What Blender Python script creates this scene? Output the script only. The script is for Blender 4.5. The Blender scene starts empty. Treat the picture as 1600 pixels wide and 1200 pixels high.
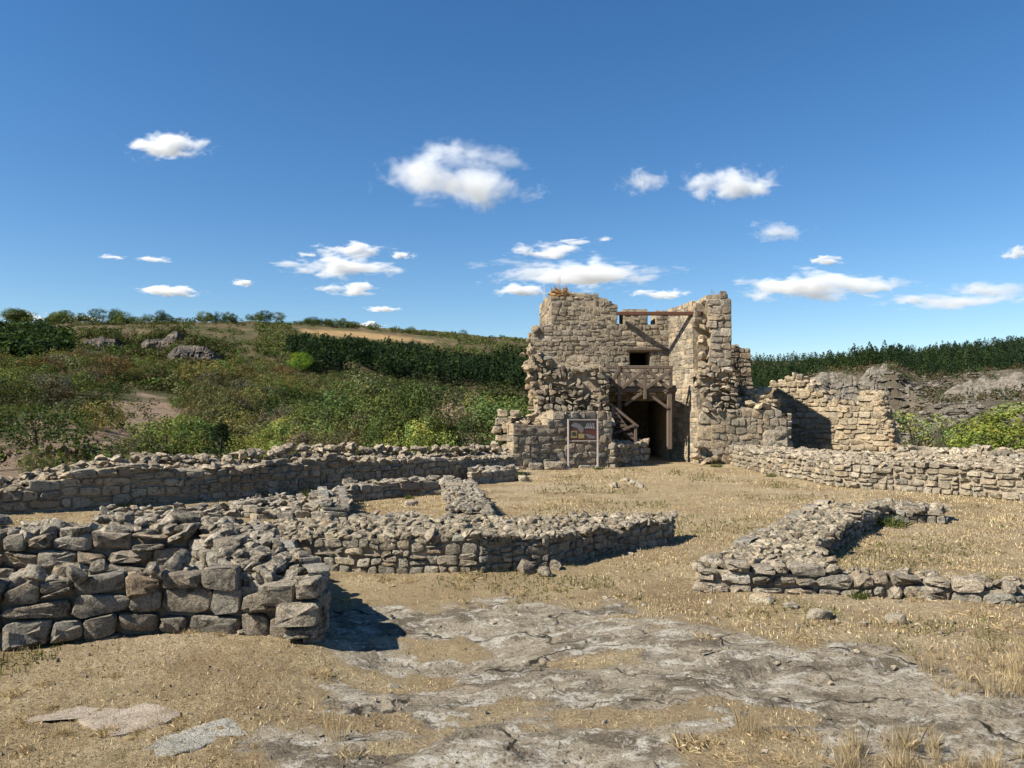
import bpy, bmesh, math, random
import numpy as np
from mathutils import Vector, Matrix, Euler

S = bpy.context.scene
COL = S.collection
R = math.radians
random.seed(7)
RNG = np.random.default_rng(11)

# ------------------------------------------------------------------ camera, sky, sun, exposure
F, PITCH, CAMZ = 1200.0, math.atan(50.0 / 1200.0), 1.6
cam_d = bpy.data.cameras.new('camera')
cam_d.sensor_width = 36.0
cam_d.sensor_fit = 'HORIZONTAL'
cam_d.lens = 27.0
cam_d.clip_start = 0.05
cam_d.clip_end = 40000.0
cam = bpy.data.objects.new('camera', cam_d)
cam.location = (0, 0, CAMZ)
cam.rotation_euler = (R(90) + PITCH, 0, 0)
COL.objects.link(cam)
S.camera = cam

SUN_EL, SUN_BEHIND = R(42.5), R(25)
TO_SUN = Vector((-math.cos(SUN_BEHIND) * math.cos(SUN_EL), -math.sin(SUN_BEHIND) * math.cos(SUN_EL), math.sin(SUN_EL)))
sun_d = bpy.data.lights.new('sun', 'SUN')
sun_d.energy = 5.0
sun_d.angle = R(0.55)
sun_d.color = (1.0, 0.93, 0.81)
sun = bpy.data.objects.new('sun', sun_d)
sun.rotation_euler = TO_SUN.to_track_quat('Z', 'Y').to_euler()
sun.location = TO_SUN * 100
COL.objects.link(sun)

world = bpy.data.worlds.new('World')
S.world = world
world.use_nodes = True
wn = world.node_tree.nodes
wl = world.node_tree.links
for n in list(wn):
    wn.remove(n)
wo = wn.new('ShaderNodeOutputWorld')
wb = wn.new('ShaderNodeBackground')
ws = wn.new('ShaderNodeTexSky')
ws.sky_type = 'NISHITA'
ws.sun_disc = False
ws.sun_elevation = SUN_EL
ws.sun_rotation = math.atan2(TO_SUN.x, TO_SUN.y)
ws.altitude = 300
ws.air_density = 1.0
ws.dust_density = 0.18
ws.ozone_density = 2.6
wb.inputs['Strength'].default_value = 0.070
wh = wn.new('ShaderNodeHueSaturation')
wh.inputs['Hue'].default_value = 0.502
wh.inputs['Saturation'].default_value = 1.28
wl.new(ws.outputs[0], wh.inputs['Color'])
wl.new(wh.outputs[0], wb.inputs['Color'])
wl.new(wb.outputs[0], wo.inputs['Surface'])

S.view_settings.view_transform = 'Standard'
S.view_settings.look = 'None'
S.view_settings.gamma = 1.0
S.view_settings.exposure = 1.0
S.view_settings.use_curve_mapping = False
S.cycles.max_bounces = 10
S.cycles.diffuse_bounces = 3
S.cycles.volume_bounces = 14
S.cycles.transparent_max_bounces = 8
S.cycles.volume_step_rate = 0.5
S.cycles.volume_max_steps = 128

# ------------------------------------------------------------------ photograph pixel (1600 x 1200) to world
CP, SP = math.cos(PITCH), math.sin(PITCH)
def ray(px, py):
    u, v = (px - 800.0) / F, (600.0 - py) / F
    return u, CP - v * SP, SP + v * CP
def gp(px, py, z=0.0):
    dx, dy, dz = ray(px, py)
    t = (z - CAMZ) / dz
    return (dx * t, dy * t)
def at(px, py, Y):
    dx, dy, dz = ray(px, py)
    t = Y / dy
    return (dx * t, Y, CAMZ + dz * t)
def proj(x, y, z):
    d = np.maximum(y * CP + (z - CAMZ) * SP, 1e-3)
    return 800 + F * x / d, 600 - F * (-y * SP + (z - CAMZ) * CP) / d

# ------------------------------------------------------------------ noise
def _h(i, j, s):
    n = (i.astype(np.int64) * 374761393 + j.astype(np.int64) * 668265263 + s * 974711) & 0xffffffff
    n = ((n ^ (n >> 13)) * 1274126177) & 0xffffffff
    return ((n ^ (n >> 16)) & 0xffff) / 65535.0
def vnoise(x, y, s=0):
    xi, yi = np.floor(x), np.floor(y)
    fx, fy = x - xi, y - yi
    fx = fx * fx * fx * (fx * (fx * 6 - 15) + 10); fy = fy * fy * fy * (fy * (fy * 6 - 15) + 10)
    a, b, c, d = _h(xi, yi, s), _h(xi + 1, yi, s), _h(xi, yi + 1, s), _h(xi + 1, yi + 1, s)
    return (a * (1 - fx) + b * fx) * (1 - fy) + (c * (1 - fx) + d * fx) * fy
def fbm(x, y, o=4, s=0):
    x = np.asarray(x, float); y = np.asarray(y, float)
    t = 0; a = 0.5; n = 0
    for k in range(o):
        t = t + a * vnoise(x, y, s + k * 31); n += a; a *= 0.5
        x, y = x * 1.97 + 7.1 + 0.3 * y, y * 2.03 + 3.7 - 0.3 * x
    return t / n
def sst(a, b, x):
    t = np.clip((x - a) / (b - a), 0, 1)
    return t * t * (3 - 2 * t)
def poly_sd(x, y, P):
    """signed distance to polygon P, positive inside"""
    P = np.asarray(P, float)
    d = np.full(x.shape, 1e18); ins = np.zeros(x.shape, bool)
    for i in range(len(P)):
        ax, ay = P[i]; bx, by = P[(i + 1) % len(P)]
        ex, ey = bx - ax, by - ay
        t = np.clip(((x - ax) * ex + (y - ay) * ey) / (ex * ex + ey * ey + 1e-12), 0, 1)
        d = np.minimum(d, (x - ax - t * ex) ** 2 + (y - ay - t * ey) ** 2)
        c = (ay > y) != (by > y)
        ins ^= c & (x < (bx - ax) * (y - ay) / ((by - ay) if by != ay else 1e-12) + ax)
    return np.where(ins, 1, -1) * np.sqrt(d)

# ------------------------------------------------------------------ objects
def tag(o, label=None, cat=None, group=None, kind=None):
    if label: o['label'] = label
    if cat: o['category'] = cat
    if group: o['group'] = group
    if kind: o['kind'] = kind
    return o
def empty(name, loc, label=None, cat=None, group=None):
    o = bpy.data.objects.new(name, None)
    o.empty_display_size = 0.1
    o.location = loc
    COL.objects.link(o)
    return tag(o, label, cat, group)
def link(name, me, parent=None, loc=(0, 0, 0), color=None):
    o = bpy.data.objects.new(name, me)
    o.location = loc
    if parent is not None: o.parent = parent
    if color is not None: o.color = (*color, 1)
    COL.objects.link(o)
    return o
def np_mesh(name, V, Fc, mat, smooth=True, attrs=None, sharp=None):
    """V (n,3); Fc (m,k) all of the same corner count, or a list of such arrays"""
    V = np.asarray(V, np.float32)
    Fs = Fc if isinstance(Fc, list) else [Fc]
    Fs = [np.asarray(f, np.int32) for f in Fs if len(f)]
    me = bpy.data.meshes.new(name)
    me.vertices.add(len(V)); me.vertices.foreach_set('co', V.ravel())
    tot = np.concatenate([np.full(len(f), f.shape[1], np.int32) for f in Fs])
    idx = np.concatenate([f.ravel() for f in Fs])
    st = np.concatenate([[0], np.cumsum(tot)[:-1]]).astype(np.int32)
    me.loops.add(len(idx)); me.loops.foreach_set('vertex_index', idx)
    me.polygons.add(len(tot)); me.polygons.foreach_set('loop_start', st)
    me.polygons.foreach_set('use_smooth', np.full(len(tot), smooth, bool))
    if attrs:
        for k, a in attrs.items():
            a = np.asarray(a, np.float32)
            if a.ndim == 1:
                me.attributes.new(k, 'FLOAT', 'POINT').data.foreach_set('value', a)
            else:
                me.attributes.new(k, 'FLOAT_COLOR', 'POINT').data.foreach_set('color', np.c_[a, np.ones(len(a), np.float32)].ravel())
    me.update(calc_edges=True)
    me.validate()
    if sharp is not None: me.set_sharp_from_angle(angle=sharp)
    if mat is not None: me.materials.append(mat)
    return me

# ------------------------------------------------------------------ node materials
class NT:
    def __init__(s, name):
        s.m = bpy.data.materials.new(name); s.m.use_nodes = True
        s.t = s.m.node_tree; s.t.nodes.clear()
        s.out = s.t.nodes.new('ShaderNodeOutputMaterial')
    def n(s, typ, **kw):
        nd = s.t.nodes.new('ShaderNode' + typ)
        ins = kw.pop('ins', {})
        for k, v in kw.items(): setattr(nd, k, v)
        for k, v in ins.items(): s.set(nd.inputs[k], v)
        return nd
    def set(s, sock, v):
        if isinstance(v, bpy.types.NodeSocket): s.t.links.new(v, sock)
        elif isinstance(v, bpy.types.Node): s.t.links.new(v.outputs[0], sock)
        else:
            if isinstance(v, tuple) and len(v) == 3 and sock.type == 'RGBA': v = (*v, 1)
            sock.default_value = v
    def noise(s, vec, scale, detail=4, rough=0.55, dist=0.0):
        return s.n('TexNoise', ins={'Vector': vec, 'Scale': scale, 'Detail': detail, 'Roughness': rough, 'Distortion': dist}).outputs[0]
    def ramp(s, fac, *stops):
        nd = s.n('ValToRGB', ins={0: fac}); cr = nd.color_ramp
        while len(cr.elements) < len(stops): cr.elements.new(0.5)
        for e, (p, c) in zip(cr.elements, stops):
            e.position = p; e.color = (*c, 1) if isinstance(c, tuple) else (c, c, c, 1)
        return nd.outputs[0]
    def mix(s, fac, a, b, mode='MIX'):
        nd = s.n('Mix', data_type='RGBA', blend_type=mode)
        s.set(nd.inputs[0], fac); s.set(nd.inputs[6], a); s.set(nd.inputs[7], b)
        return nd.outputs[2]
    def math(s, op, a, b=0.0, c=0.0, clamp=False):
        nd = s.n('Math', operation=op, use_clamp=clamp)
        s.set(nd.inputs[0], a); s.set(nd.inputs[1], b); s.set(nd.inputs[2], c)
        return nd.outputs[0]
    def bump(s, h, dist, strength=1.0, nrm=None):
        nd = s.n('Bump', ins={'Height': h, 'Distance': dist, 'Strength': strength})
        if nrm is not None: s.set(nd.inputs['Normal'], nrm)
        return nd.outputs[0]
    def bsdf(s, col, rough=0.9, nrm=None, spec=0.2):
        b = s.n('BsdfPrincipled', ins={'Base Color': col, 'Roughness': rough, 'Specular IOR Level': spec})
        if nrm is not None: s.set(b.inputs['Normal'], nrm)
        s.t.links.new(b.outputs[0], s.out.inputs['Surface'])
        return s.m

def stone_material(name, light, dark, crust, k=1.0, crust_at=0.56, stain=0.0):
    t = NT(name)
    pos = t.n('NewGeometry'); oi = t.n('ObjectInfo')
    p = pos.outputs['Position']
    rnd = t.math('FRACT', t.math('ADD', oi.outputs['Random'], t.math('MULTIPLY', pos.outputs['Random Per Island'], 7.31)))
    a = t.noise(p, 5.0 * k, 6, 0.65)
    base = t.mix(t.ramp(a, (0.3, 0.0), (0.7, 1.0)), dark, light)
    base = t.mix(t.math('MULTIPLY', rnd, 0.55), base, t.mix(t.ramp(rnd, (0.0, 0.0), (1.0, 1.0)), tuple(c * 0.5 for c in dark), tuple(min(1, c * 1.25) for c in light)))
    rnd2 = t.math('FRACT', t.math('MULTIPLY', rnd, 13.7))
    base = t.mix(t.ramp(rnd2, (0.78, 0.0), (1.0, 0.45)), base, (light[0] * 1.1, light[1] * 0.92, light[2] * 0.66))
    # dark crust, pale lichen, ochre lichen
    c1 = t.ramp(t.noise(p, 9.0 * k, 8, 0.75, 0.4), (crust_at - 0.04, 0.0), (crust_at + 0.07, 0.85))
    base = t.mix(c1, base, crust)
    c2 = t.ramp(t.noise(p, 17.0 * k, 5, 0.6, 0.2), (0.62, 0.0), (0.68, 0.6))
    base = t.mix(c2, base, (0.55, 0.53, 0.46))
    fine = t.noise(p, 70.0 * k, 4, 0.7)
    base = t.mix(t.ramp(fine, (0.34, 0.75), (0.54, 0.0)), base, tuple(c * 0.28 for c in dark))
    if stain:
        st = t.ramp(t.noise(t.n('Mapping', ins={'Vector': p, 'Scale': (1.0, 1.0, 0.45)}).outputs[0], stain, 6, 0.68, 0.6), (0.47, 0.0), (0.62, 0.7))
        base = t.mix(st, base, t.mix(0.45, base, crust))
        st2 = t.ramp(t.noise(p, stain * 1.7, 4, 0.6), (0.58, 0.0), (0.72, 0.5))
        base = t.mix(st2, base, (light[0] * 1.1, light[1] * 1.0, light[2] * 0.85))
    base = t.mix(1.0, base, oi.outputs['Color'], 'MULTIPLY')
    v = t.n('TexVoronoi', ins={'Vector': p, 'Scale': 26.0 * k}).outputs[0]
    h = t.math('ADD', t.math('MULTIPLY', t.noise(p, 14.0 * k, 8, 0.7), 1.0), t.math('MULTIPLY', t.math('MINIMUM', v, 0.35), 0.6))
    nb = t.bump(h, 0.09 / k, 0.9)
    nb = t.bump(fine, 0.02 / k, 0.8, nb)
    return t.bsdf(base, 0.92, nb, 0.12)

M = {}
M['stone'] = stone_material('weathered_limestone', (0.50, 0.445, 0.355), (0.30, 0.265, 0.21), (0.08, 0.073, 0.062), 1.1, 0.545, 0.8)
M['tower_stone'] = stone_material('tower_limestone', (0.52, 0.45, 0.345), (0.32, 0.275, 0.21), (0.10, 0.088, 0.068), 0.8, 0.55, 0.55)
M['rubble'] = stone_material('crusted_rubble', (0.52, 0.455, 0.35), (0.27, 0.235, 0.18), (0.06, 0.053, 0.043), 1.9, 0.505)

def plain_rough(name, c1, c2, scale, bump=0.03, c3=None):
    t = NT(name); p = t.n('NewGeometry').outputs['Position']
    a = t.noise(p, scale, 8, 0.68)
    col = t.ramp(a, (0.32, c1), (0.68, c2))
    if c3: col = t.mix(t.ramp(t.noise(p, scale * 0.3, 4), (0.5, 0.0), (0.62, 0.8)), col, c3)
    return t.bsdf(col, 0.95, t.bump(a, bump, 0.9), 0.1)
M['mortar'] = plain_rough('old_lime_mortar', (0.17, 0.14, 0.10), (0.38, 0.32, 0.235), 11, 0.05)
M['tower_mortar'] = plain_rough('tower_mortar', (0.20, 0.16, 0.11), (0.42, 0.345, 0.24), 7, 0.07)

def wood_material(name, c1, c2):
    t = NT(name); tc = t.n('NewGeometry').outputs['Position']; oi = t.n('ObjectInfo')
    w = t.noise(t.n('Mapping', ins={'Vector': tc, 'Scale': (9, 9, 9)}).outputs[0], 3.0, 6, 0.7, 1.5)
    col = t.mix(t.ramp(w, (0.3, 0.0), (0.7, 1.0)), c1, c2)
    col = t.mix(t.math('MULTIPLY', oi.outputs['Random'], 0.5), col, tuple(c * 0.6 for c in c1))
    return t.bsdf(col, 0.8, t.bump(w, 0.01, 0.5), 0.2)
M['wood'] = wood_material('weathered_timber', (0.075, 0.054, 0.04), (0.18, 0.137, 0.10))
M['rust'] = plain_rough('rusted_steel', (0.04, 0.02, 0.014), (0.085, 0.042, 0.028), 20, 0.004)
def flat(name, c, rough=0.6, k=40, amt=0.15):
    t = NT(name); p = t.n('NewGeometry').outputs['Position']
    col = t.mix(t.noise(p, k, 5), tuple(x * (1 - amt) for x in c), tuple(x * (1 + amt) for x in c))
    return t.bsdf(col, rough, None, 0.3)

def leaf_material(name, trans=0.22):
    t = NT(name); oi = t.n('ObjectInfo')
    at_ = t.n('Attribute', attribute_name='tint')
    col = t.mix(1.0, oi.outputs['Color'], at_.outputs['Color'], 'MULTIPLY')
    d = t.n('BsdfDiffuse', ins={'Color': col})
    tr = t.n('BsdfTranslucent', ins={'Color': t.mix(1.0, col, (1.25, 1.2, 0.55), 'MULTIPLY')})
    mx = t.n('MixShader', ins={0: trans, 1: d.outputs[0], 2: tr.outputs[0]})
    t.t.links.new(mx.outputs[0], t.out.inputs['Surface'])
    return t.m
M['leaf'] = leaf_material('foliage')
M['straw'] = leaf_material('dry_straw', 0.25)
M['bark'] = plain_rough('bark', (0.05, 0.04, 0.03), (0.13, 0.105, 0.08), 14, 0.03)
# ------------------------------------------------------------------ terrain: plateau, canyon slopes, hills
PXC = np.array([-300, 0, 100, 250, 400, 550, 700, 830, 1000, 1200, 1400, 1600, 1900], float)
RK = np.array([30, 45, 70, 110, 170, 260, 400, 600, 850, 1200], float)
PYT = np.array([
    [770, 760, 735, 690, 640, 600, 570, 540, 512, 515],
    [775, 765, 740, 690, 635, 595, 568, 535, 507, 512],
    [780, 770, 735, 680, 630, 592, 565, 530, 505, 510],
    [785, 775, 745, 700, 650, 605, 572, 532, 504, 508],
    [780, 790, 770, 720, 665, 612, 580, 538, 505, 508],
    [770, 800, 790, 750, 690, 630, 592, 553, 513, 512],
    [765, 800, 800, 770, 720, 660, 612, 568, 526, 521],
    [760, 800, 810, 790, 740, 680, 625, 580, 538, 531],
    [740, 800, 820, 800, 750, 690, 640, 600, 565, 555],
    [735, 790, 810, 790, 740, 680, 630, 598, 570, 566],
    [740, 780, 790, 760, 705, 645, 603, 578, 559, 560],
    [745, 770, 770, 730, 690, 625, 588, 563, 545, 550],
    [760, 770, 760, 710, 670, 610, 570, 545, 530, 540]], float)
EDGE = np.array([18, 17, 17.5, 17.5, 18.5, 20.5, 23.5, 29, 36, 35, 29, 25, 22], float)
STEPS = [([(118, 0), (136, 4.5), (160, 5.5), (180, 4.5), (192, 0)], 470, 0), ([(214, 0), (232, 4.5), (262, 5), (276, 4.5), (290, 0)], 480, 1),
         ([(258, 0), (276, 6), (300, 8), (322, 6.5), (348, 0)], 415, 2), ([(10, 0), (28, 3.2), (55, 3.4), (82, 0)], 225, 3)]
def terrain(x, y, detail=True):
    r = np.sqrt(x * x + y * y)
    a = np.clip(np.arctan2(x, np.maximum(y, 1e-6)), -R(43), R(43))
    a = np.where(y <= 0, np.where(x < 0, -R(43), R(43)), a)
    px = 800 + F * np.tan(a)
    ca = np.cos(a)
    E = np.interp(px, PXC, EDGE)
    hk = np.stack([CAMZ + (650 - np.interp(px, PXC, PYT[:, k])) / F * RK[k] * ca for k in range(len(RK))], 0)
    # piecewise in log r, first knot at the plateau edge
    lr = np.log(np.maximum(r, 1e-3))
    h = np.zeros_like(r)
    prev_r, prev_h = E, np.zeros_like(r)
    for k in range(len(RK)):
        ok = RK[k] > E + 3
        rk = np.where(ok, RK[k], prev_r); hk_ = np.where(ok, hk[k], prev_h)
        t = (lr - np.log(prev_r)) / np.maximum(np.log(rk) - np.log(prev_r), 1e-6)
        seg = (r > prev_r) & (r <= rk)
        h = np.where(seg, prev_h + (hk_ - prev_h) * np.clip(t, 0, 1), h)
        prev_r, prev_h = rk, hk_
    h = np.where(r > RK[-1], prev_h - 8 * np.clip((r - RK[-1]) / 2000, 0, 1), h)
    win = lambda *p: np.interp(px, *zip(*p)) * (y > 0)
    for (w_, rc, _n) in STEPS:
        h = h + win(*w_) * sst(rc - 5, rc + 5, r) * (1 - sst(rc + 5, rc * 1.6, r))
    wr = win((1215, 0), (1275, 1), (1400, 1), (1450, 0))
    h = h + wr * (-11 * sst(190, 285, r) * (1 - sst(316, 338, r)) + 10 * sst(316, 338, r) * (1 - sst(390, 560, r)))
    if detail:
        w = sst(30, 90, r)
        n = (fbm(x / 35, y / 35, 5, 5) - 0.5) * 6.0 * w * (0.4 + sst(80, 400, r)) + (fbm(x / 9, y / 9, 4, 9) - 0.5) * 1.4 * sst(18, 60, r) * 0.8
        h = h + n
    return h

# bedrock outline in the foreground (positions on the ground)
ROCK = [gp(*p) for p in [(555, 962), (700, 952), (850, 955), (960, 948), (1050, 965), (1130, 990), (1240, 1012), (1400, 1045), (1600, 1085), (1760, 1110), (1800, 1260),
                         (540, 1280), (525, 1190), (560, 1110), (585, 1068), (640, 1056), (760, 1056), (870, 1040), (800, 1022), (660, 1028), (600, 1000)]]
PATCH = [[gp(*p) for p in q] for q in (
    [(1045, 1150), (1130, 1135), (1235, 1140), (1295, 1160), (1290, 1215), (1030, 1215)],
    [(720, 1090), (800, 1082), (830, 1100), (760, 1112)],
    [(690, 1108), (790, 1108), (770, 1122), (700, 1120)],
    [(905, 1020), (990, 1018), (1000, 1032), (920, 1034)],
    [(640, 985), (740, 980), (760, 1000), (650, 1005)],
    [(1330, 1178), (1600, 1168), (1620, 1240), (1320, 1240)])]
def rock_mask(x, y):
    sd = poly_sd(x, y, ROCK)
    n = (fbm(x * 1.6, y * 1.6, 5, 3) - 0.5)
    m = sst(-0.30, 0.25, sd + 0.18 + n * 1.3)
    for q in PATCH:
        m = m * (1 - sst(-0.16, 0.16, poly_sd(x, y, q) + n * 0.5))
    # small pockets of turf on the bedrock
    m = m * (1 - 0.85 * sst(0.60, 0.68, fbm(x * 1.9 + 9, y * 2.9, 5, 21)))
    return m
PATH = [gp(*p) for p in [(620, 950), (800, 900), (940, 862), (1040, 815), (1075, 765), (1045, 728), (1030, 716)]]
def path_mask(x, y):
    d = np.full(np.shape(x), 1e9)
    for (ax, ay), (bx, by) in zip(PATH[:-1], PATH[1:]):
        ex, ey = bx - ax, by - ay
        t = np.clip(((x - ax) * ex + (y - ay) * ey) / (ex * ex + ey * ey), 0, 1)
        d = np.minimum(d, np.hypot(x - ax - t * ex, y - ay - t * ey))
    return 1 - sst(0.35, 1.5, d + (fbm(x * 1.3, y * 1.3, 4, 27) - .5) * 1.4)
def ground_h(x, y, fine=True):
    x = np.asarray(x, float); y = np.asarray(y, float)
    h = terrain(x, y)
    near = 1 - sst(12, 22, np.sqrt(x * x + y * y))
    h = h - 0.13 * np.exp(-(((x + 0.55) / 0.75) ** 2 + ((y - 5.25) / 0.7) ** 2))
    h = h + 0.05 * np.exp(-(((x + 2.2) / 0.8) ** 2 + ((y - 5.4) / 0.25) ** 2))
    h = h + (fbm(x / 1.7, y / 1.7, 3, 41) - 0.5) * 0.10 * near
    if fine:
        rk = rock_mask(x, y)
        u, v = x * 0.83 + y * 0.55, -x * 0.55 + y * 0.83
        rn = 1 - np.abs(2 * fbm(u * 1.3, v * 3.6, 5, 51) - 1)
        pits = sst(0.62, 0.74, fbm(x * 7, y * 7, 3, 57))
        h = h + rk * near * ((rn - 0.7) * 0.07 - pits * 0.02 + (fbm(x * 12, y * 12, 3, 63) - 0.5) * 0.022)
        h = h + (1 - rk) * near * ((fbm(x * 5, y * 5, 3, 71) - 0.5) * 0.035 + (fbm(x * 22, y * 22, 2, 77) - 0.5) * 0.02)
    return h

az_in = np.linspace(-R(43), R(43), 430)
az_out = np.concatenate([np.linspace(R(43), R(180), 36)[1:], np.linspace(-R(180), -R(43), 36)[1:-1]])
AZ = np.concatenate([az_in, az_out])          # a closed ring
def polar(rings):
    rr, aa = np.meshgrid(rings, AZ, indexing='ij')
    return rr * np.sin(aa), rr * np.cos(aa)
def ring_faces(nr, na):
    i = np.arange(nr - 1)[:, None] * na; j = np.arange(na)[None, :]; j2 = (j + 1) % na
    return np.stack([i + j, i + j2, i + na + j2, i + na + j], -1).reshape(-1, 4)[:, ::-1]
r_near = np.exp(np.linspace(math.log(0.6), math.log(40.0), 520))
X, Y = polar(r_near)
Z = ground_h(X, Y)
V = np.stack([X, Y, Z], -1).reshape(-1, 3)
cv = np.array([[0, 0, float(Z[0].mean())]])
fan = np.stack([np.full(len(AZ), len(V)), (np.arange(len(AZ)) + 1) % len(AZ), np.arange(len(AZ))], -1)
rk = np.append(rock_mask(X, Y).ravel(), 0); pth = np.append(path_mask(X, Y).ravel(), 0)
gm = NT('ground_surface')
p = gm.n('NewGeometry').outputs['Position']
ra = gm.n('Attribute', attribute_name='rock').outputs['Fac']
# turf: straw, brown thatch, bare soil, some green
n1 = gm.noise(p, 1.1, 7, 0.7, 0.3); n2 = gm.noise(p, 14, 6, 0.75); n3 = gm.noise(p, 60, 4, 0.8)
turf = gm.mix(gm.ramp(n2, (0.3, 0.0), (0.68, 1.0)), (0.38, 0.29, 0.158), (0.67, 0.545, 0.335))
turf = gm.mix(gm.ramp(n1, (0.40, 0.95), (0.60, 0.0)), turf, gm.mix(n2, (0.22, 0.15, 0.08), (0.44, 0.325, 0.185)))
turf = gm.mix(gm.ramp(gm.noise(p, 0.45, 5, 0.6), (0.52, 0.0), (0.64, 0.8)), turf, gm.mix(n2, (0.42, 0.33, 0.21), (0.64, 0.52, 0.36)))
turf = gm.mix(gm.ramp(gm.noise(p, 2.3, 4, 0.6), (0.63, 0.0), (0.72, 0.45)), turf, (0.13, 0.14, 0.045))
turf = gm.mix(gm.ramp(n3, (0.34, 0.85), (0.52, 0.0)), turf, (0.10, 0.07, 0.04))
turf = gm.mix(gm.math('MULTIPLY', gm.n('Attribute', attribute_name='trodden').outputs['Fac'], 0.55), turf, gm.mix(n2, (0.25, 0.182, 0.10), (0.52, 0.405, 0.235)))
# bedrock: grey limestone, black crust, white bare patches, ochre dust
map_ = gm.n('Mapping', ins={'Vector': p, 'Rotation': (0, 0, R(-34)), 'Scale': (0.8, 1.2, 1)}).outputs[0]
b1 = gm.noise(map_, 1.9, 9, 0.75, 0.3); b2 = gm.noise(map_, 7.0, 9, 0.78, 0.2); b3 = gm.noise(p, 38, 5, 0.75)
rock = gm.mix(gm.ramp(b2, (0.32, 0.0), (0.66, 1.0)), (0.29, 0.24, 0.17), (0.54, 0.465, 0.345))
rock = gm.mix(gm.ramp(b1, (0.47, 0.0), (0.57, 0.9)), rock, gm.mix(b3, (0.075, 0.062, 0.044), (0.24, 0.195, 0.135)))
rock = gm.mix(gm.ramp(gm.noise(map_, 4.4, 9, 0.8, 0.3), (0.51, 0.0), (0.58, 0.9)), rock, (0.68, 0.63, 0.53))
rock = gm.mix(gm.ramp(gm.noise(p, 1.4, 4, 0.6), (0.58, 0.0), (0.70, 0.45)), rock, (0.42, 0.33, 0.215))
rock = gm.mix(gm.ramp(b3, (0.34, 0.85), (0.47, 0.0)), rock, (0.055, 0.047, 0.036))
rock = gm.mix(gm.ramp(gm.noise(p, 90, 3, 0.7), (0.60, 0.0), (0.70, 0.55)), rock, (0.55, 0.53, 0.46))
wq = gm.n('VectorMath', operation='ADD'); gm.set(wq.inputs[0], map_)
ws_ = gm.n('VectorMath', operation='SCALE'); gm.set(ws_.inputs[0], gm.n('TexNoise', ins={'Vector': p, 'Scale': 2.5, 'Detail': 5}).outputs[1]); ws_.inputs['Scale'].default_value = 0.55
gm.set(wq.inputs[1], ws_.outputs[0])
ck = gm.n('TexVoronoi', feature='DISTANCE_TO_EDGE', ins={'Vector': wq.outputs[0], 'Scale': 1.15}).outputs[0]
crk = gm.math('MULTIPLY', gm.ramp(ck, (0.004, 1.0), (0.022, 0.0)), gm.ramp(gm.noise(p, 1.2, 3), (0.44, 0.0), (0.56, 1.0)))
rock = gm.mix(crk, rock, (0.05, 0.042, 0.03))
sp = gm.n('TexVoronoi', ins={'Vector': p, 'Scale': 13.0}).outputs[0]
rock = gm.mix(gm.math('MULTIPLY', gm.ramp(sp, (0.16, 1.0), (0.22, 0.0)), gm.ramp(gm.noise(p, 2.0, 3), (0.5, 0.0), (0.6, 0.8))), rock, (0.66, 0.63, 0.55))
edge = gm.math('ADD', ra, gm.math('MULTIPLY', gm.math('SUBTRACT', gm.noise(p, 9, 6, 0.75), 0.5), 1.5))
fac = gm.ramp(edge, (0.40, 0.0), (0.62, 1.0))
soil = gm.mix(n2, (0.18, 0.132, 0.075), (0.48, 0.385, 0.24))
turf = gm.mix(gm.ramp(edge, (0.02, 0.0), (0.40, 0.85)), turf, soil)
hh = gm.math('ADD', gm.math('MULTIPLY', gm.math('SUBTRACT', b2, gm.math('MULTIPLY', gm.math('MULTIPLY', crk, fac), 0.5)), 0.8), gm.math('ADD', gm.math('MULTIPLY', b3, 0.5), gm.math('MULTIPLY', n3, 0.35)))
M['ground'] = gm.bsdf(gm.mix(fac, turf, rock), 0.95, gm.bump(hh, 0.10, 1.0), 0.12)
g = link('ground', np_mesh('ground', np.r_[V, cv], [ring_faces(len(r_near), len(AZ)), fan], M['ground'], True, {'rock': rk, 'trodden': pth}))
tag(g, kind='structure')

# sandy bare slope, stubble field, cliffs: where they lie on the hills (given by direction and height, baked as positions)
r_far = np.exp(np.linspace(math.log(40.0), math.log(9000.0), 330))
X, Y = polar(r_far)
Z = terrain(X, Y)
zr = ground_h(X[0], Y[0])
Z[0] = zr
PXv, PYv = proj(X, Y, Z)
front = Y > 5
rr = np.sqrt(X * X + Y * Y)
n1 = fbm(X / 28, Y / 28, 5, 101); n2 = fbm(X / 7, Y / 7, 4, 111); n3 = fbm(X / 90, Y / 90, 3, 121)
def C(a, b, t): return np.asarray(a) * (1 - t[..., None]) + np.asarray(b) * t[..., None]
col = C((0.135, 0.105, 0.058), (0.095, 0.095, 0.042), sst(0.4, 0.6, n1))
col = C((0, 0, 0), (1, 1, 1), np.ones_like(n1)) * col
def lay(col, c, t): return col * (1 - t[..., None]) + np.asarray(c) * t[..., None]
col = lay(col, (0.20, 0.15, 0.085), sst(0.5, 0.65, n2) * 0.6)
near_l = front & (PXv < 420) & (rr < 330)
sand = sst(-25, 25, poly_sd(PXv, PYv, [(-60, 680), (30, 680), (110, 655), (190, 632), (285, 625), (280, 660), (230, 695), (185, 735), (120, 775), (-60, 810)]) + (n2 - 0.5) * 120 + (n1 - .5) * 60 - 6) * near_l
sand = np.maximum(sand, sst(-10, 10, poly_sd(PXv, PYv, [(18, 596), (75, 580), (100, 592), (60, 606), (40, 626), (20, 628)]) + (n2 - 0.5) * 20) * near_l)
col = lay(col, (0.36, 0.265, 0.19), sand * 0.95)
field = front & (rr > 640) & (rr < 1100)
fm = sst(-2, 2, poly_sd(PXv, PYv, [(465, 514), (560, 518), (640, 528), (700, 535), (620, 533), (480, 522)]) + (n2 - .5) * 2) * field
col = lay(col, (0.40, 0.27, 0.13), fm)
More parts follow.
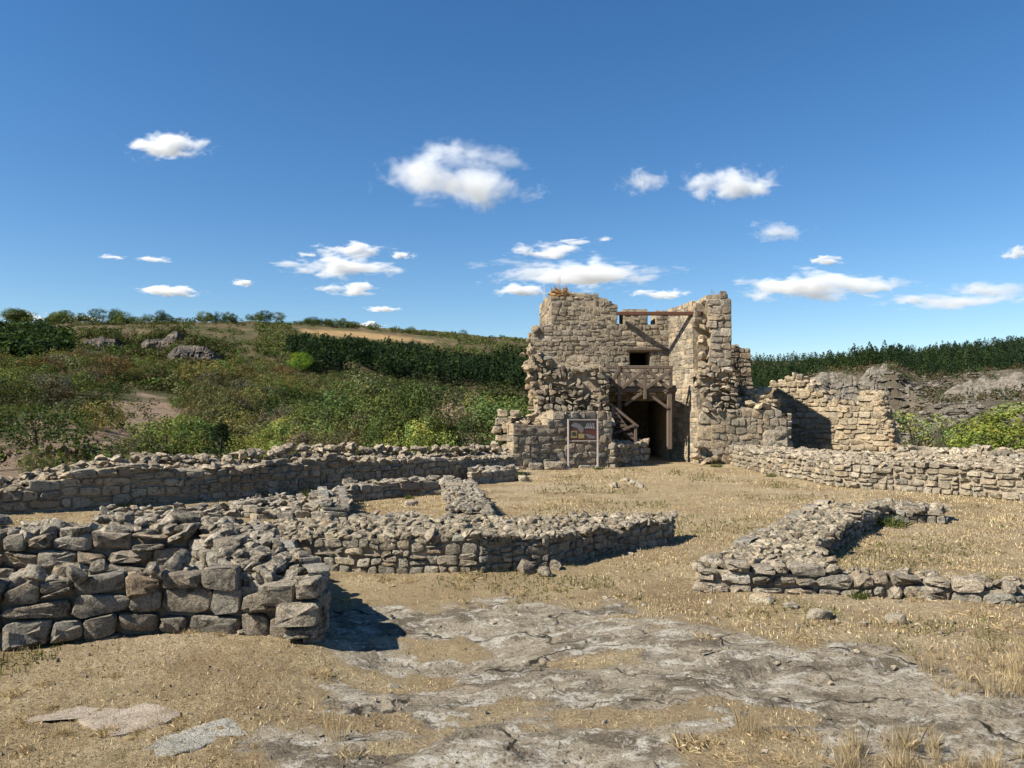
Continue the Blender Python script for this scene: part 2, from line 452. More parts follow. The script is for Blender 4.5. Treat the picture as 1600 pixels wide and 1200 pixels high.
dry = sst(-12, 12, poly_sd(PXv, PYv, [(60, 508), (230, 508), (330, 540), (300, 548), (180, 532), (100, 525)]) + (n1 - .5) * 60) * (front & (rr > 300))
col = lay(col, (0.17, 0.13, 0.07), dry * 0.5)
rgt = sst(-15, 15, poly_sd(PXv, PYv, [(1270, 585), (1400, 575), (1640, 570), (1640, 700), (1440, 690), (1380, 660), (1270, 620)]) + (n1 - .5) * 40) * (front & (rr > 120) & (rr < 560))
col = lay(col, (0.24, 0.205, 0.16), rgt * 0.75)  # rock toned down in colour for the cloud shade over this slope
col = lay(col, (0.12, 0.10, 0.07), rgt * sst(.45, .6, n2) * .8)
# ledges on the rocky right-hand slope
lz = Z / 4.2 + (n3 - 0.5) * 3
st = np.floor(lz) + sst(0.55, 0.95, lz - np.floor(lz))
Z = Z + rgt * ((st - lz) * 3.6 + (n2 - 0.5) * 2.5)
Z = Z - sand * 0.3 * (1 - np.abs(2 * n2 - 1))
for (w_, rc, _n) in STEPS:
    wv = np.interp(PXv, *zip(*w_)) / max(q[1] for q in w_) * front
    col = lay(col, (0.085, 0.075, 0.063), sst(.15, .6, wv + (n2 - .5) * .5) * sst(rc - 22, rc - 10, rr) * (1 - sst(rc + 14, rc + 34, rr)))
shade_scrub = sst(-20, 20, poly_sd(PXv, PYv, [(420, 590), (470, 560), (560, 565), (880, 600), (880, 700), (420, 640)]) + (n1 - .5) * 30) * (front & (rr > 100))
col = lay(col, (0.062, 0.052, 0.030), shade_scrub * .8)  # shade of the valley scrub painted into the ground colour
hm = NT('hillside_surface')
p = hm.n('NewGeometry').outputs['Position']
c = hm.n('Attribute', attribute_name='earth').outputs['Color']
a = hm.noise(p, 0.5, 8, 0.75); b = hm.noise(p, 2.6, 6, 0.75)
cc = hm.mix(hm.ramp(a, (0.35, 0.65), (0.55, 0.0)), c, hm.mix(1.0, c, (0.45, 0.45, 0.4), 'MULTIPLY'))
cc = hm.mix(hm.ramp(b, (0.5, 0.0), (0.7, 0.6)), cc, hm.mix(1.0, c, (1.7, 1.6, 1.5), 'MULTIPLY'))
M['hill'] = hm.bsdf(cc, 0.95, hm.bump(hm.math('ADD', a, hm.math('MULTIPLY', b, 0.5)), 2.0, 1.0), 0.1)
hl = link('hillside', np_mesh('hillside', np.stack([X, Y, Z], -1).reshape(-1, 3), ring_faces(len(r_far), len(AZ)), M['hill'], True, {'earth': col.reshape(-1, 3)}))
tag(hl, kind='structure')
HX, HY, HZ = X, Y, Z
def tz(x, y):
    """height of the built terrain"""
    r = math.hypot(x, y)
    return float(ground_h(np.array([x]), np.array([y]), False)[0]) if r < 40 else float(terrain(np.array([float(x)]), np.array([float(y)]))[0])
_mr = np.exp(np.linspace(math.log(16.0), math.log(1180.0), 500))
def march(px, py):
    """first point of the terrain met in the direction of a pixel"""
    dx, dy, dz = ray(px, py)
    t = _mr / math.hypot(dx, dy)
    x, y, z = dx * t, dy * t, CAMZ + dz * t
    hit = np.nonzero(terrain(x, y) >= z)[0]
    if not len(hit): return None
    i = hit[0]
    return x[i], y[i], float(terrain(x[i:i + 1], y[i:i + 1])[0]), _mr[i]
# ------------------------------------------------------------------ masonry
def rock_lib(n, sub, seed, cuts=9, squash=0.0):
    out = []
    for i in range(n):
        rg = np.random.default_rng(seed + i)
        bm = bmesh.new()
        bmesh.ops.create_icosphere(bm, subdivisions=sub, radius=1.0)
        V = np.array([v.co[:] for v in bm.verts]); Fc = np.array([[v.index for v in f.verts] for f in bm.faces])
        bm.free()
        if sub > 1: V = np.sign(V) * np.abs(V) ** 0.62
        V = V * (1 + 0.22 * rg.normal(size=(len(V), 1)) * (0.5 if sub > 1 else 0.6))
        for c in range(cuts):
            nrm = rg.normal(size=3); nrm /= np.linalg.norm(nrm)
            d = rg.uniform(0.55, 0.85)
            e = V @ nrm - d
            V = V - np.where(e > 0, e, 0)[:, None] * nrm * 0.92
        V -= (V.max(0) + V.min(0)) / 2
        V /= (V.max(0) - V.min(0))          # unit box
        if sub > 1: V *= 1 + 0.03 * rg.normal(size=(len(V), 1))
        out.append((V, Fc))
    return out
LIB_BIG = rock_lib(12, 2, 100, 10)
LIB_SMALL = rock_lib(12, 1, 200, 7)
_libmesh = {}
def lib_mesh(lib, i, mat):
    k = (id(lib), i, mat.name)
    if k not in _libmesh:
        _libmesh[k] = np_mesh('rubble_stone', lib[i][0], lib[i][1], mat, True, None, R(38))
    return _libmesh[k]

def stone_shape(quad, n, depth, bulge, e, rnd, rings=3):
    """a dressed or rough block in wall coordinates (s, z, out); quad = corners bl, br, tr, tl"""
    q = np.asarray(quad, float)
    th = np.arange(n) * 2 * math.pi / n + math.pi / n * (1 if n == 8 else 0.5)
    cu, su = np.cos(th), np.sin(th)
    u = np.sign(cu) * np.abs(cu) ** (2 / e); v = np.sign(su) * np.abs(su) ** (2 / e)
    m = np.maximum(np.abs(u), np.abs(v)).max()
    u, v = u / m, v / m
    jr = 1 + rnd.normal(size=n) * 0.035
    cen = np.array([rnd.uniform(-.15, .15), rnd.uniform(-.15, .15)])
    tilt = rnd.normal(size=2) * 0.3
    rows = []
    prof = {2: [(1.0, -depth), (1.0, 0.1), (0.86, 0.9)], 3: [(0.95, -depth), (1.0, -0.15), (0.93, 0.6), (0.62, 0.98)]}[rings]
    for k, (sc, o) in enumerate(prof):
        uu = u * jr * sc + cen[0] * (1 - sc); vv = v * jr * sc + cen[1] * (1 - sc)
        a = ((1 - uu) / 2)[:, None]; b = ((1 - vv) / 2)[:, None]
        P = a * b * q[0] + (1 - a) * b * q[1] + (1 - a) * (1 - b) * q[2] + a * (1 - b) * q[3]
        oo = np.full(n, o if o == -depth else o * bulge)
        if o > 0: oo = oo + bulge * (tilt[0] * uu + tilt[1] * vv) + rnd.normal(size=n) * bulge * 0.22
        rows.append(np.c_[P, oo])
    a, b = (1 - cen[0]) / 2, (1 - cen[1]) / 2
    P = a * b * q[0] + (1 - a) * b * q[1] + (1 - a) * (1 - b) * q[2] + a * (1 - b) * q[3]
    rows.append(np.array([[P[0], P[1], bulge * (1.0 + rnd.normal() * 0.15)]]))
    V = np.concatenate(rows)
    Q, T = [], []
    for k in range(len(prof) - 1):
        for i in range(n):
            j = (i + 1) % n
            Q.append([k * n + i, k * n + j, (k + 1) * n + j, (k + 1) * n + i])
    c = len(prof) * n; k = (len(prof) - 1) * n
    for i in range(n): T.append([k + i, k + (i + 1) % n, c])
    return V, np.array(Q), np.array(T)

class Wall:
    """one masonry thing: an Empty, its core parts and its stones"""
    def __init__(s, name, loc, label, cat, group=None, mat='stone', core='mortar', seed=1, cap=300):
        s.o = tag(empty(name, loc, label, cat, group), kind='thing'); s.L = np.array(loc, float)
        s.mat, s.coremat, s.cap = M[mat], M[core], cap
        s.rnd = np.random.default_rng(seed); s.items = {}
    def core(s, V, Fl, name='mortar_core', mat=None, smooth=False, parent=None):
        V = np.asarray(V, float)
        me = bpy.data.meshes.new(name)
        me.from_pydata([tuple(v - s.L) for v in V], [], Fl)
        me.update(); me.validate()
        bm = bmesh.new(); bm.from_mesh(me); bmesh.ops.recalc_face_normals(bm, faces=bm.faces); bm.to_mesh(me); bm.free()
        me.materials.append(mat or s.coremat)
        return link(name, me, parent or s.o)
    def add(s, kind, V=None, Q=None, T=None, lib=None, mtx=None, color=(1, 1, 1), mat=None, size=None):
        c = V.mean(0) if V is not None else np.array(mtx.translation)
        if size is None: size = float((V.max(0) - V.min(0)).max())
        s.items.setdefault(kind, []).append((size * F / max(c[1], 0.5), V, Q, T, lib, mtx, color, mat or s.mat))
    def done(s, minpx=9.0, small='small_stones'):
        for kind, L in s.items.items():
            L.sort(key=lambda a: -a[0])
            big = [a for a in L[:s.cap] if a[0] >= minpx]; rest = L[len(big):]
            for px, V, Q, T, lib, mtx, color, mat in big:
                if V is not None:
                    c = V.mean(0)
                    o = link(kind, np_mesh(kind, V - c, [Q, T], mat, True, None, R(34)), s.o, tuple(c - s.L), color)
                else:
                    o = link(kind, lib_mesh(*lib, mat), s.o, (0, 0, 0), color)
                    o.matrix_basis = Matrix.Translation(Vector(-s.L)) @ mtx
            if rest:
                Vs, Qs, Ts, n = [], [], [], 0
                for px, V, Q, T, lib, mtx, color, mat in rest:
                    if V is None:
                        V, T = lib[0][lib[1]]
                        A = np.array(mtx); V = V @ A[:3, :3].T + A[:3, 3]; Q = np.zeros((0, 4), int)
                    Vs.append(V - s.L); Qs.append(Q + n); Ts.append(T + n); n += len(V)
                me = np_mesh(small, np.concatenate(Vs), [np.concatenate(Qs), np.concatenate(Ts)], rest[0][7], True, None, R(34))
                o = link(small, me, s.o, (0, 0, 0), rest[len(rest) // 2][6]); tag(o, kind='stuff')
        return s.o
    # ---- a face of laid stones
    def face(s, O, ex, n, poly, ch, sw, joint=0.012, bulge=0.03, e=5, nseg=8, depth=0.12, wob=0.15, holes=(), out=None, color=(1, 1, 1), cvar=0.1,
             kind='stone', skip=0.0, split=0.12, rings=2, irregular=0.1, mat=None, curve=None):
        rnd = s.rnd; O = np.asarray(O, float); ex = np.asarray(ex, float); nv = np.asarray(n, float)
        P = np.asarray(poly, float)
        zmin, zmax = P[:, 1].min(), P[:, 1].max()
        zs = [zmin]
        while zs[-1] < zmax: zs.append(zs[-1] + ch * rnd.uniform(0.78, 1.25))
        ph = rnd.uniform(0, 6.28, (len(zs) + 1, 3)); amp = ch * wob
        smin, smax = P[:, 0].min(), P[:, 0].max()
        fr = 2 * math.pi / (sw * 4)
        def zl(k, x): return zs[k] + amp * (math.sin(x * fr + ph[k, 0]) * 0.6 + math.sin(x * fr * 2.3 + ph[k, 1]) * 0.4) if k > 0 else zs[k]
        def inter(z):
            xs = []
            for i in range(len(P)):
                a, b = P[i], P[(i + 1) % len(P)]
                if (a[1] > z) != (b[1] > z): xs.append(a[0] + (z - a[1]) / (b[1] - a[1]) * (b[0] - a[0]))
            xs.sort()
            iv = [(xs[i], xs[i + 1]) for i in range(0, len(xs) - 1, 2)]
            for (h0, h1, g0, g1) in holes:
                if g0 < z < g1:
                    nv_ = []
                    for a, b in iv:
                        if h1 <= a or h0 >= b: nv_.append((a, b)); continue
                        if h0 > a: nv_.append((a, h0))
                        if h1 < b: nv_.append((h1, b))
                    iv = nv_
            return iv
        for k in range(len(zs) - 1):
            zc = (zs[k] + zs[k + 1]) / 2
            for a, b in inter(zc):
                if b - a < sw * 0.25: continue
                x = [a]
                while x[-1] < b - sw * 0.45: x.append(x[-1] + sw * rnd.uniform(0.55, 1.5))
                x[-1] = b
                if len(x) == 1: x.append(b)
                for i in range(len(x) - 1):
                    l, r = x[i], x[i + 1]
                    if rnd.random() < skip: continue
                    cells = [(l, r, 0.0, 1.0)]
                    if rnd.random() < split:
                        f = rnd.uniform(0.4, 0.6); cells = [(l, r, 0, f), (l, r, f, 1)]
                    for (l2, r2, f0, f1) in cells:
                        j = joint * rnd.uniform(0.6, 1.5)
                        def zz(xx, f): return zl(k, xx) * (1 - f) + zl(k + 1, xx) * f
                        ji = lambda: rnd.normal() * irregular * min(ch, r2 - l2)
                        q = [(l2 + j + ji() * .5, zz(l2, f0) + j + ji()), (r2 - j + ji() * .5, zz(r2, f0) + j + ji()), (r2 - j + ji() * .7, zz(r2, f1) - j + ji()), (l2 + j + ji() * .7, zz(l2, f1) - j + ji())]
                        if q[2][1] - q[1][1] < ch * 0.2 or q[1][0] - q[0][0] < ch * 0.15: continue
                        W, Q, T = stone_shape(q, nseg, depth, bulge * rnd.uniform(0.5, 1.4), e, rnd, rings)
                        oo = W[:, 2] + rnd.normal() * bulge * 0.35
                        if out is not None: oo = oo + out((l2 + r2) / 2, zc)
                        V = O + np.outer(W[:, 0], ex) + np.outer(oo, nv); V[:, 2] += W[:, 1]
                        g = 1 + rnd.normal() * cvar
                        w = rnd.normal() * 0.03
                        s.add(kind, V, Q, T, color=tuple(np.clip(np.array(color) * g * np.array([1 + w, 1, 1 - w]), 0.05, 2)), mat=mat)
    # ---- rubble lying loose on a top
    def rubble(s, P, hfun, d, size, color=(1, 1, 1), lib=None, flat=0.75, kind='rubble_stone', lift=0.2, prob=1.0, cvar=0.14, mat=None, stretch=1.5):
        rnd = s.rnd; P = np.asarray(P, float); lib = lib or LIB_SMALL
        x0, y0 = P.min(0); x1, y1 = P.max(0)
        gx, gy = np.meshgrid(np.arange(x0, x1 + d, d), np.arange(y0, y1 + d, d))
        pts = np.c_[gx.ravel(), gy.ravel()] + rnd.uniform(-0.42, 0.42, (gx.size, 2)) * d
        pts = pts[poly_sd(pts[:, 0], pts[:, 1], P) > -d * 0.12]
        for x, y in pts:
            if rnd.random() > prob: continue
            sz = size * rnd.uniform(0.65, 1.35)
            sc = (sz * rnd.uniform(0.85, stretch), sz * rnd.uniform(0.8, 1.1), sz * rnd.uniform(0.65, 1.1) * flat)
            z = hfun(x, y) + sc[2] * (lift + rnd.uniform(-0.12, 0.2))
            mt = Matrix.Translation((x, y, z)) @ Euler((rnd.normal() * 0.3, rnd.normal() * 0.3, rnd.uniform(0, 6.28))).to_matrix().to_4x4() @ Matrix.Diagonal((*sc, 1))
            s.add(kind, lib=(lib, int(rnd.integers(len(lib)))), mtx=mt, color=tuple(np.array(color) * (1 + rnd.normal() * cvar)), mat=mat or M['rubble'], size=sz)

def lowwall(name, label, foot, hts, faces, ch, sw, seed, rub=None, group=None, base=None, depth=0.25, mat='stone', color=(1, 1, 1), cat='ruined wall', rag=0.5, cap=300, finish=True, rubcol=(1, 1, 1), rublib=None, faceargs=None, toph=None, minpx=9.0, inset=0.02):
    """a low ruined wall: footprint (counter-clockwise from above), a height for each corner, faces = edges that are laid with stones"""
    P = np.asarray(foot, float)
    A = 0.5 * sum(P[i, 0] * P[(i + 1) % len(P), 1] - P[(i + 1) % len(P), 0] * P[i, 1] for i in range(len(P)))
    c = P.mean(0)
    gz = [tz(*p) for p in P] if base is None else [base] * len(P)
    w = Wall(name, (c[0], c[1], float(np.mean(gz))), label, cat, group, mat, 'mortar', seed, cap)
    if A < 0:
        raise ValueError(name + ' footprint is clockwise')
    n = len(P)
    tops = [gz[i] + hts[i] for i in range(n)]
    # core: shrunk a little so that the stones stand proud
    nr = []
    for i in range(n):
        d1 = P[i] - P[i - 1]; d2 = P[(i + 1) % n] - P[i]
        d1 /= np.linalg.norm(d1); d2 /= np.linalg.norm(d2)
        b = np.array([-d1[1], d1[0]]) + np.array([-d2[1], d2[0]])
        b /= np.linalg.norm(b); k = max(0.35, np.dot(b, np.array([-d1[1], d1[0]])))
        nr.append(P[i] + b * inset / k)
    V = [(*nr[i], gz[i] - depth) for i in range(n)] + [(*nr[i], tops[i] - 0.03) for i in range(n)]
    Fl = [tuple(range(n - 1, -1, -1)), tuple(range(n, 2 * n))] + [(i, (i + 1) % n, n + (i + 1) % n, n + i) for i in range(n)]
    w.core(V, Fl)
    wt = np.array(tops)
    def htop(x, y):
        d = np.hypot(P[:, 0] - x, P[:, 1] - y) + 1e-3
        k = d ** -3.0
        # nearest edges give a smooth top
        best = None
        num = den = 0
        for i in range(n):
            a, b = P[i], P[(i + 1) % n]; e = b - a
            t = float(np.clip(np.dot((x, y) - a, e) / np.dot(e, e), 0, 1))
            dd = math.hypot(*(a + e * t - (x, y))) + 0.02
            kk = dd ** -3; num += kk * (wt[i] * (1 - t) + wt[(i + 1) % n] * t); den += kk
        return num / den
    fa = dict(joint=0.008, bulge=0.025, e=5, wob=0.16)
    fa.update(faceargs or {})
    for i in faces:
        a, b = P[i], P[(i + 1) % n]
        e = b - a; Ln = float(np.linalg.norm(e)); e /= Ln
        nv = (e[1], -e[0], 0)
        za, zb = tops[i], tops[(i + 1) % n]
        m = max(3, int(Ln / (sw * 1.2)))
        top = [(Ln * (1 - k / m), (za * k + zb * (m - k)) / m + w.rnd.uniform(-0.1, rag + 0.15) * ch) for k in range(m + 1)]
        poly = [(0, min(gz[i], gz[(i + 1) % n]) - 0.12), (Ln, min(gz[i], gz[(i + 1) % n]) - 0.12)] + top
        w.face((a[0], a[1], 0), (e[0], e[1], 0), nv, poly, ch, sw, color=color, **fa)
    if rub:
        for (d, size, kw) in rub:
            w.rubble(P, htop, d, size, color=rubcol, lib=rublib, **kw)
    if finish: w.done(minpx)
    w.htop = htop
    return w

NEARARGS = dict(joint=0.007, bulge=0.028, e=5.0, nseg=12, rings=3, wob=0.16, irregular=0.11, split=0.13, depth=0.14)
# ---- near left: the square foundation with its return wall
w = lowwall('ruined_wall', 'nearest rough grey wall at the left edge, big blocks below loose boulders', [(-5.2, 4.75), gp(0, 1024), gp(250, 1003), (-1.32, 5.52), (-1.62, 5.98), (-4.9, 5.35)],
            [0.38, 0.39, 0.38, 0.38, 0.35, 0.35], [0, 1, 2, 3], 0.155, 0.30, 21, finish=False, faceargs=NEARARGS, color=(0.95, 0.93, 0.9), inset=0.07)
w.rubble([(-5.1, 4.8), gp(0, 1018), gp(250, 999), (-1.4, 5.58), (-1.62, 5.95), (-4.9, 5.3)], w.htop, 0.105, 0.112, lib=LIB_BIG, lift=0.25, flat=0.85, stretch=1.35)
w.rubble([(-5.1, 4.95), (-3.4, 5.22), (-2.4, 5.5), (-1.62, 5.85), (-2.5, 5.8), (-4.9, 5.3)], lambda x, y: w.htop(x, y) + 0.07, 0.17, 0.12, lib=LIB_BIG, lift=0.2, flat=0.85, prob=0.75)
# the heavy end blocks
for (px0, py0, px1, py1, Yf, dp, sh) in ((430, 941, 497, 979, 5.40, 0.30, 0), (403, 913, 458, 948, 5.44, 0.28, 0), (462, 905, 497, 937, 5.42, 0.26, 0), (444, 980, 495, 998, 5.43, 0.28, 0)):
    a, b = at(px0, py1, Yf), at(px1, py0, Yf)
    W_, Q_, T_ = stone_shape([(a[0], a[2]), (b[0], a[2] + .006), (b[0], b[2]), (a[0], b[2] - .01)], 12, dp, 0.03, 6, w.rnd, 3)
    V_ = np.c_[W_[:, 0], Yf - W_[:, 2], W_[:, 1]]
    w.add('stone', V_, Q_, T_, color=(1.0, 0.97, 0.92))
w.done()

w = lowwall('ruined_wall', 'rough wall behind the nearest wall at the left edge, dark boulders along its top', [(-6.9, 6.75), (-3.02, 7.25), (-2.85, 7.9), (-6.9, 7.5)],
            [0.48, 0.50, 0.50, 0.48], [0], 0.16, 0.30, 31, finish=False, faceargs=dict(NEARARGS, bulge=0.05), color=(0.95, 0.93, 0.9), inset=0.07)
w.rubble([(-6.9, 6.8), (-3.0, 7.3), (-2.85, 7.85), (-6.9, 7.45)], w.htop, 0.13, 0.135, lib=LIB_BIG, lift=0.25, flat=0.85)
w.rubble([(-6.9, 6.95), (-3.0, 7.45), (-2.95, 7.75), (-6.9, 7.3)], lambda x, y: w.htop(x, y) + 0.10, 0.22, 0.135, lib=LIB_BIG, lift=0.2, prob=0.7)
w.done()

w = lowwall('ruined_wall', 'rubble-topped cross wall that ends in stacked squared blocks', [(-1.92, 5.62), (-1.34, 5.62), (-2.55, 7.9), (-3.16, 7.9), (-3.22, 7.6)],
            [0.44, 0.42, 0.48, 0.49, 0.49], [0, 1, 4, 3], 0.14, 0.24, 41, finish=False, faceargs=NEARARGS, inset=0.05)
w.rubble([(-1.9, 5.65), (-1.36, 5.65), (-2.55, 7.85), (-3.15, 7.85)], w.htop, 0.095, 0.098, lib=LIB_BIG, lift=0.15, flat=0.7)
w.rubble([(-1.93, 5.6), (-1.38, 5.62), (-2.55, 7.85), (-3.2, 7.8)], lambda x, y: w.htop(x, y) + 0.05, 0.16, 0.105, lib=LIB_BIG, lift=0.15, flat=0.75, prob=.7)
w.done()

# ---- the long wall in the middle with its bent front
CW = [(-3.2, 8.0), gp(490, 894), gp(640, 897), gp(748, 898), gp(800, 892), gp(857, 889), gp(949, 866), gp(1044, 848), (2.15, 10.25), (1.25, 9.95), (0.3, 9.25), (-1.4, 9.05), (-3.3, 9.0)]
CH = [0.34, 0.34, 0.35, 0.37, 0.35, 0.32, 0.28, 0.28, 0.31, 0.33, 0.35, 0.36, 0.34]
w = lowwall('ruined_wall', 'broad pale wall across the middle, rubble top and bend in its front', CW, CH, [0, 1, 2, 3, 4, 5, 6, 7], 0.095, 0.15, 51, finish=False,
            faceargs=dict(joint=0.006, bulge=0.018, e=4.6, nseg=10, rings=3, wob=0.18, irregular=0.13, split=0.2), color=(1.08, 1.05, 0.99))
w.rubble(CW, w.htop, 0.092, 0.10, lib=LIB_SMALL, lift=0.12, flat=0.75, color=(1.1, 1.07, 1.0))
w.rubble(CW, w.htop, 0.25, 0.125, lib=LIB_BIG, lift=0.25, flat=0.75, prob=0.6, kind='rubble_stone', color=(1.1, 1.05, 1.0))
for (px, py, wd, hg, dp) in ((803, 868, .26, .17, .25), (772, 880, .30, .20, .25), (822, 884, .24, .19, .22), (852, 889, .17, .14, .18), (838, 876, .18, .12, .2), (868, 880, .15, .15, .2)):
    x, y = gp(px, py + 12)
    y += 0.05; wd *= .72; hg *= .75
    mt = Matrix.Translation((x, y, hg * 0.36 + (0.17 if px == 803 else 0))) @ Euler((0.15, 0.1, 0.35)).to_matrix().to_4x4() @ Matrix.Diagonal((wd, dp, hg, 1))
    w.add('stone', lib=(LIB_BIG, (px // 7) % 12), mtx=mt, color=(0.85, 0.82, 0.78), size=0.5)
w.done()

# ---- far left: the long enclosure wall
LW = [gp(-90, 812), gp(0, 806), gp(94, 800), gp(203, 792), gp(375, 780), gp(500, 768), gp(700, 753), gp(808, 742)]
LH = [0.30, 0.34, 0.56, 0.68, 0.58, 0.66, 0.52, 0.46]
back = [(p[0] - 0.45, p[1] + 0.95) for p in LW][::-1]
w = lowwall('ruined_wall', 'long enclosure wall at the canyon rim, from the left edge to the tower', LW + back, LH + [h + 0.1 for h in LH][::-1], list(range(7)), 0.15, 0.26, 61, finish=False,
            faceargs=dict(joint=0.009, bulge=0.03, e=5, nseg=8, wob=0.13, irregular=0.09), color=(0.95, 0.93, 0.88))
w.rubble(LW + back, w.htop, 0.20, 0.17, lift=0.2, flat=0.65, color=(1.1, 1.06, 1.0))
mid = [((p[0] * .45 + q[0] * .55), (p[1] * .45 + q[1] * .55)) for p, q in zip(LW, back[::-1])]
w.rubble(mid[4:] + [(p[0] - 0.2, p[1] + 0.4) for p in mid[4:]][::-1], lambda x, y: w.htop(x, y) + 0.10, 0.22, 0.21, lift=0.3, flat=0.8, color=(1.15, 1.1, 1.03))
w.rubble(mid[:5] + [(p[0] - 0.2, p[1] + 0.4) for p in mid[:5]][::-1], lambda x, y: w.htop(x, y) + 0.04, 0.22, 0.18, lift=0.3, flat=0.8, color=(1.15, 1.1, 1.03))
w.done()

# ---- the little chamber behind the middle wall
lowwall('ruined_wall', 'low wall of two courses at the back of the small grassy chamber', [gp(546, 783), gp(697, 773), (-1.30, 16.35), (-3.3, 15.2)], [0.30, 0.30, 0.30, 0.30], [0, 1], 0.15, 0.30, 71,
        rub=[(0.22, 0.19, dict(lift=0.1, flat=0.5, prob=0.8))], faceargs=dict(e=5, nseg=8))
lowwall('ruined_wall', 'narrow pier at the left of the small chamber, flat slab on top', [(-2.80, 11.36), (-2.42, 11.40), (-3.13, 14.4), (-3.6, 14.4)], [0.27, 0.25, 0.28, 0.28], [0, 3, 1], 0.13, 0.22, 81,
        rub=[(0.30, 0.26, dict(lift=0.0, flat=0.35, prob=0.9))], faceargs=dict(e=5))
lowwall('ruined_wall', 'single row of stones closing the small chamber in front', [(-2.40, 11.35), (-1.5, 11.75), (-1.58, 12.0), (-2.45, 11.65)], [0.10, 0.09, 0.09, 0.10], [0], 0.10, 0.24, 91,
        rub=[(0.2, 0.15, dict(lift=0.2, flat=0.6))])
lowwall('ruined_wall', 'slanting wall at the right of the small chamber, sunlit left face', [(-0.84, 10.3), (-0.25, 10.2), (-0.82, 15.1), (-1.38, 15.3), (-0.82, 12.3)], [0.32, 0.32, 0.30, 0.30, 0.30], [1, 3, 4], 0.11, 0.17, 101,
        rub=[(0.12, 0.13, dict(lift=0.2, flat=0.75)), (0.3, 0.15, dict(lift=0.35, prob=0.5))])
lowwall('ruined_wall', 'short low wall between the slanting wall and the tower corner', [gp(736, 757), gp(806, 752), (0.1, 19.5), (-1.0, 19.1)], [0.27, 0.27, 0.30, 0.30], [0, 1], 0.13, 0.27, 111,
        rub=[(0.22, 0.2, dict(lift=0.1, flat=0.55))])
lowwall('ruined_wall', 'tumbled stepped base of stones left of the chamber pier', [gp(402, 812), gp(500, 808), (-3.45, 13.9), (-4.3, 14.2), (-4.75, 13.0)], [0.10, 0.10, 0.17, 0.19, 0.15], [0, 4], 0.10, 0.20, 121,
        rub=[(0.2, 0.13, dict(lift=0.15, flat=0.5, prob=.8)), (0.5, 0.22, dict(lift=0.3, flat=0.6, prob=0.5))])
lowwall('ruined_wall', 'low line of rubble in the grass behind the dark boulder wall', [gp(150, 818), gp(395, 806), (-3.9, 13.1), (-6.6, 12.4)], [0.06, 0.06, 0.10, 0.10], [0], 0.09, 0.18, 131,
        rub=[(0.18, 0.15, dict(lift=0.3, flat=0.6, prob=0.9))])

# ---- right: the angled foundation
w = lowwall('ruined_wall', 'angled low wall in the right half, boulders along its front', [gp(1090, 922), gp(1175, 925), gp(1364, 928), gp(1485, 937), gp(1590, 946), (4.55, 6.85), (3.9, 7.05), (3.0, 7.25), gp(1273, 884), gp(1370, 820), (4.75, 11.75), (3.5, 9.9), (1.85, 7.4)],
            [0.22, 0.2, 0.17, 0.15, 0.10, 0.10, 0.15, 0.20, 0.22, 0.24, 0.24, 0.25, 0.22], [0, 1, 2, 3, 4, 8, 12, 11, 10], 0.105, 0.21, 141, finish=False, faceargs=dict(NEARARGS, e=3.4, bulge=0.04), color=(1.05, 1.03, 1.0), depth=0.35)
w.rubble([gp(1092, 919), gp(1364, 925), gp(1585, 943), (4.5, 6.8), (3.0, 7.2), gp(1278, 882), gp(1370, 818), (4.75, 11.7), (3.5, 9.85), (1.9, 7.35)], w.htop, 0.085, 0.095, lib=LIB_SMALL, lift=0.15, flat=0.75, color=(1.15, 1.12, 1.05))
w.rubble([gp(1092, 919), gp(1364, 925), gp(1585, 943), (4.5, 6.8), (3.0, 7.2), (1.9, 7.35)], w.htop, 0.18, 0.125, lib=LIB_BIG, lift=0.25, flat=0.75, prob=0.7, kind='rubble_stone', color=(1.15, 1.1, 1.05))
w.done()
lowwall('ruined_wall', 'short stub of rubble wall behind the angled low wall', [gp(1374, 818), gp(1476, 819), (6.75, 12.1), (5.6, 12.1)], [0.15, 0.12, 0.14, 0.17], [0, 1], 0.11, 0.2, 151,
        rub=[(0.16, 0.17, dict(lift=0.3))])

# ---- right: the double low wall that runs from the tower to the right edge
RW = [(7.15, 25.2), gp(1200, 741), gp(1262, 751), gp(1303, 760), gp(1397, 766), gp(1499, 774), gp(1640, 787), (12.5, 16.1), gp(1411, 741), (9.3, 21.2), (8.2, 25.6)]
w = lowwall('ruined_wall', 'low coursed wall running from the tower to the right edge', RW, [0.60, 0.58, 0.54, 0.52, 0.53, 0.55, 0.55, 0.58, 0.58, 0.58, 0.60], [0, 1, 2, 3, 4, 5], 0.125, 0.23, 161, finish=False,
            faceargs=dict(joint=0.010, bulge=0.045, e=4.2, nseg=8, wob=0.12), color=(1.1, 1.06, 0.98))
w.rubble(RW, w.htop, 0.19, 0.17, lift=0.08, flat=0.5, color=(1.2, 1.15, 1.08))
w.done()
lowwall('ruined_wall', 'knee-high back wall behind the right coursed wall, bushes beyond', [(10.3, 20.5), (13.6, 16.7), (14.2, 17.3), (10.8, 21.1)], [0.64, 0.62, 0.62, 0.64], [0, 3], 0.14, 0.26, 171,
        rub=[(0.3, 0.26, dict(lift=0.3, color=(1.4, 1.35, 1.25)))] and [(0.3, 0.26, dict(lift=0.3))], rubcol=(1.2, 1.15, 1.08), color=(1.05, 1, .95))
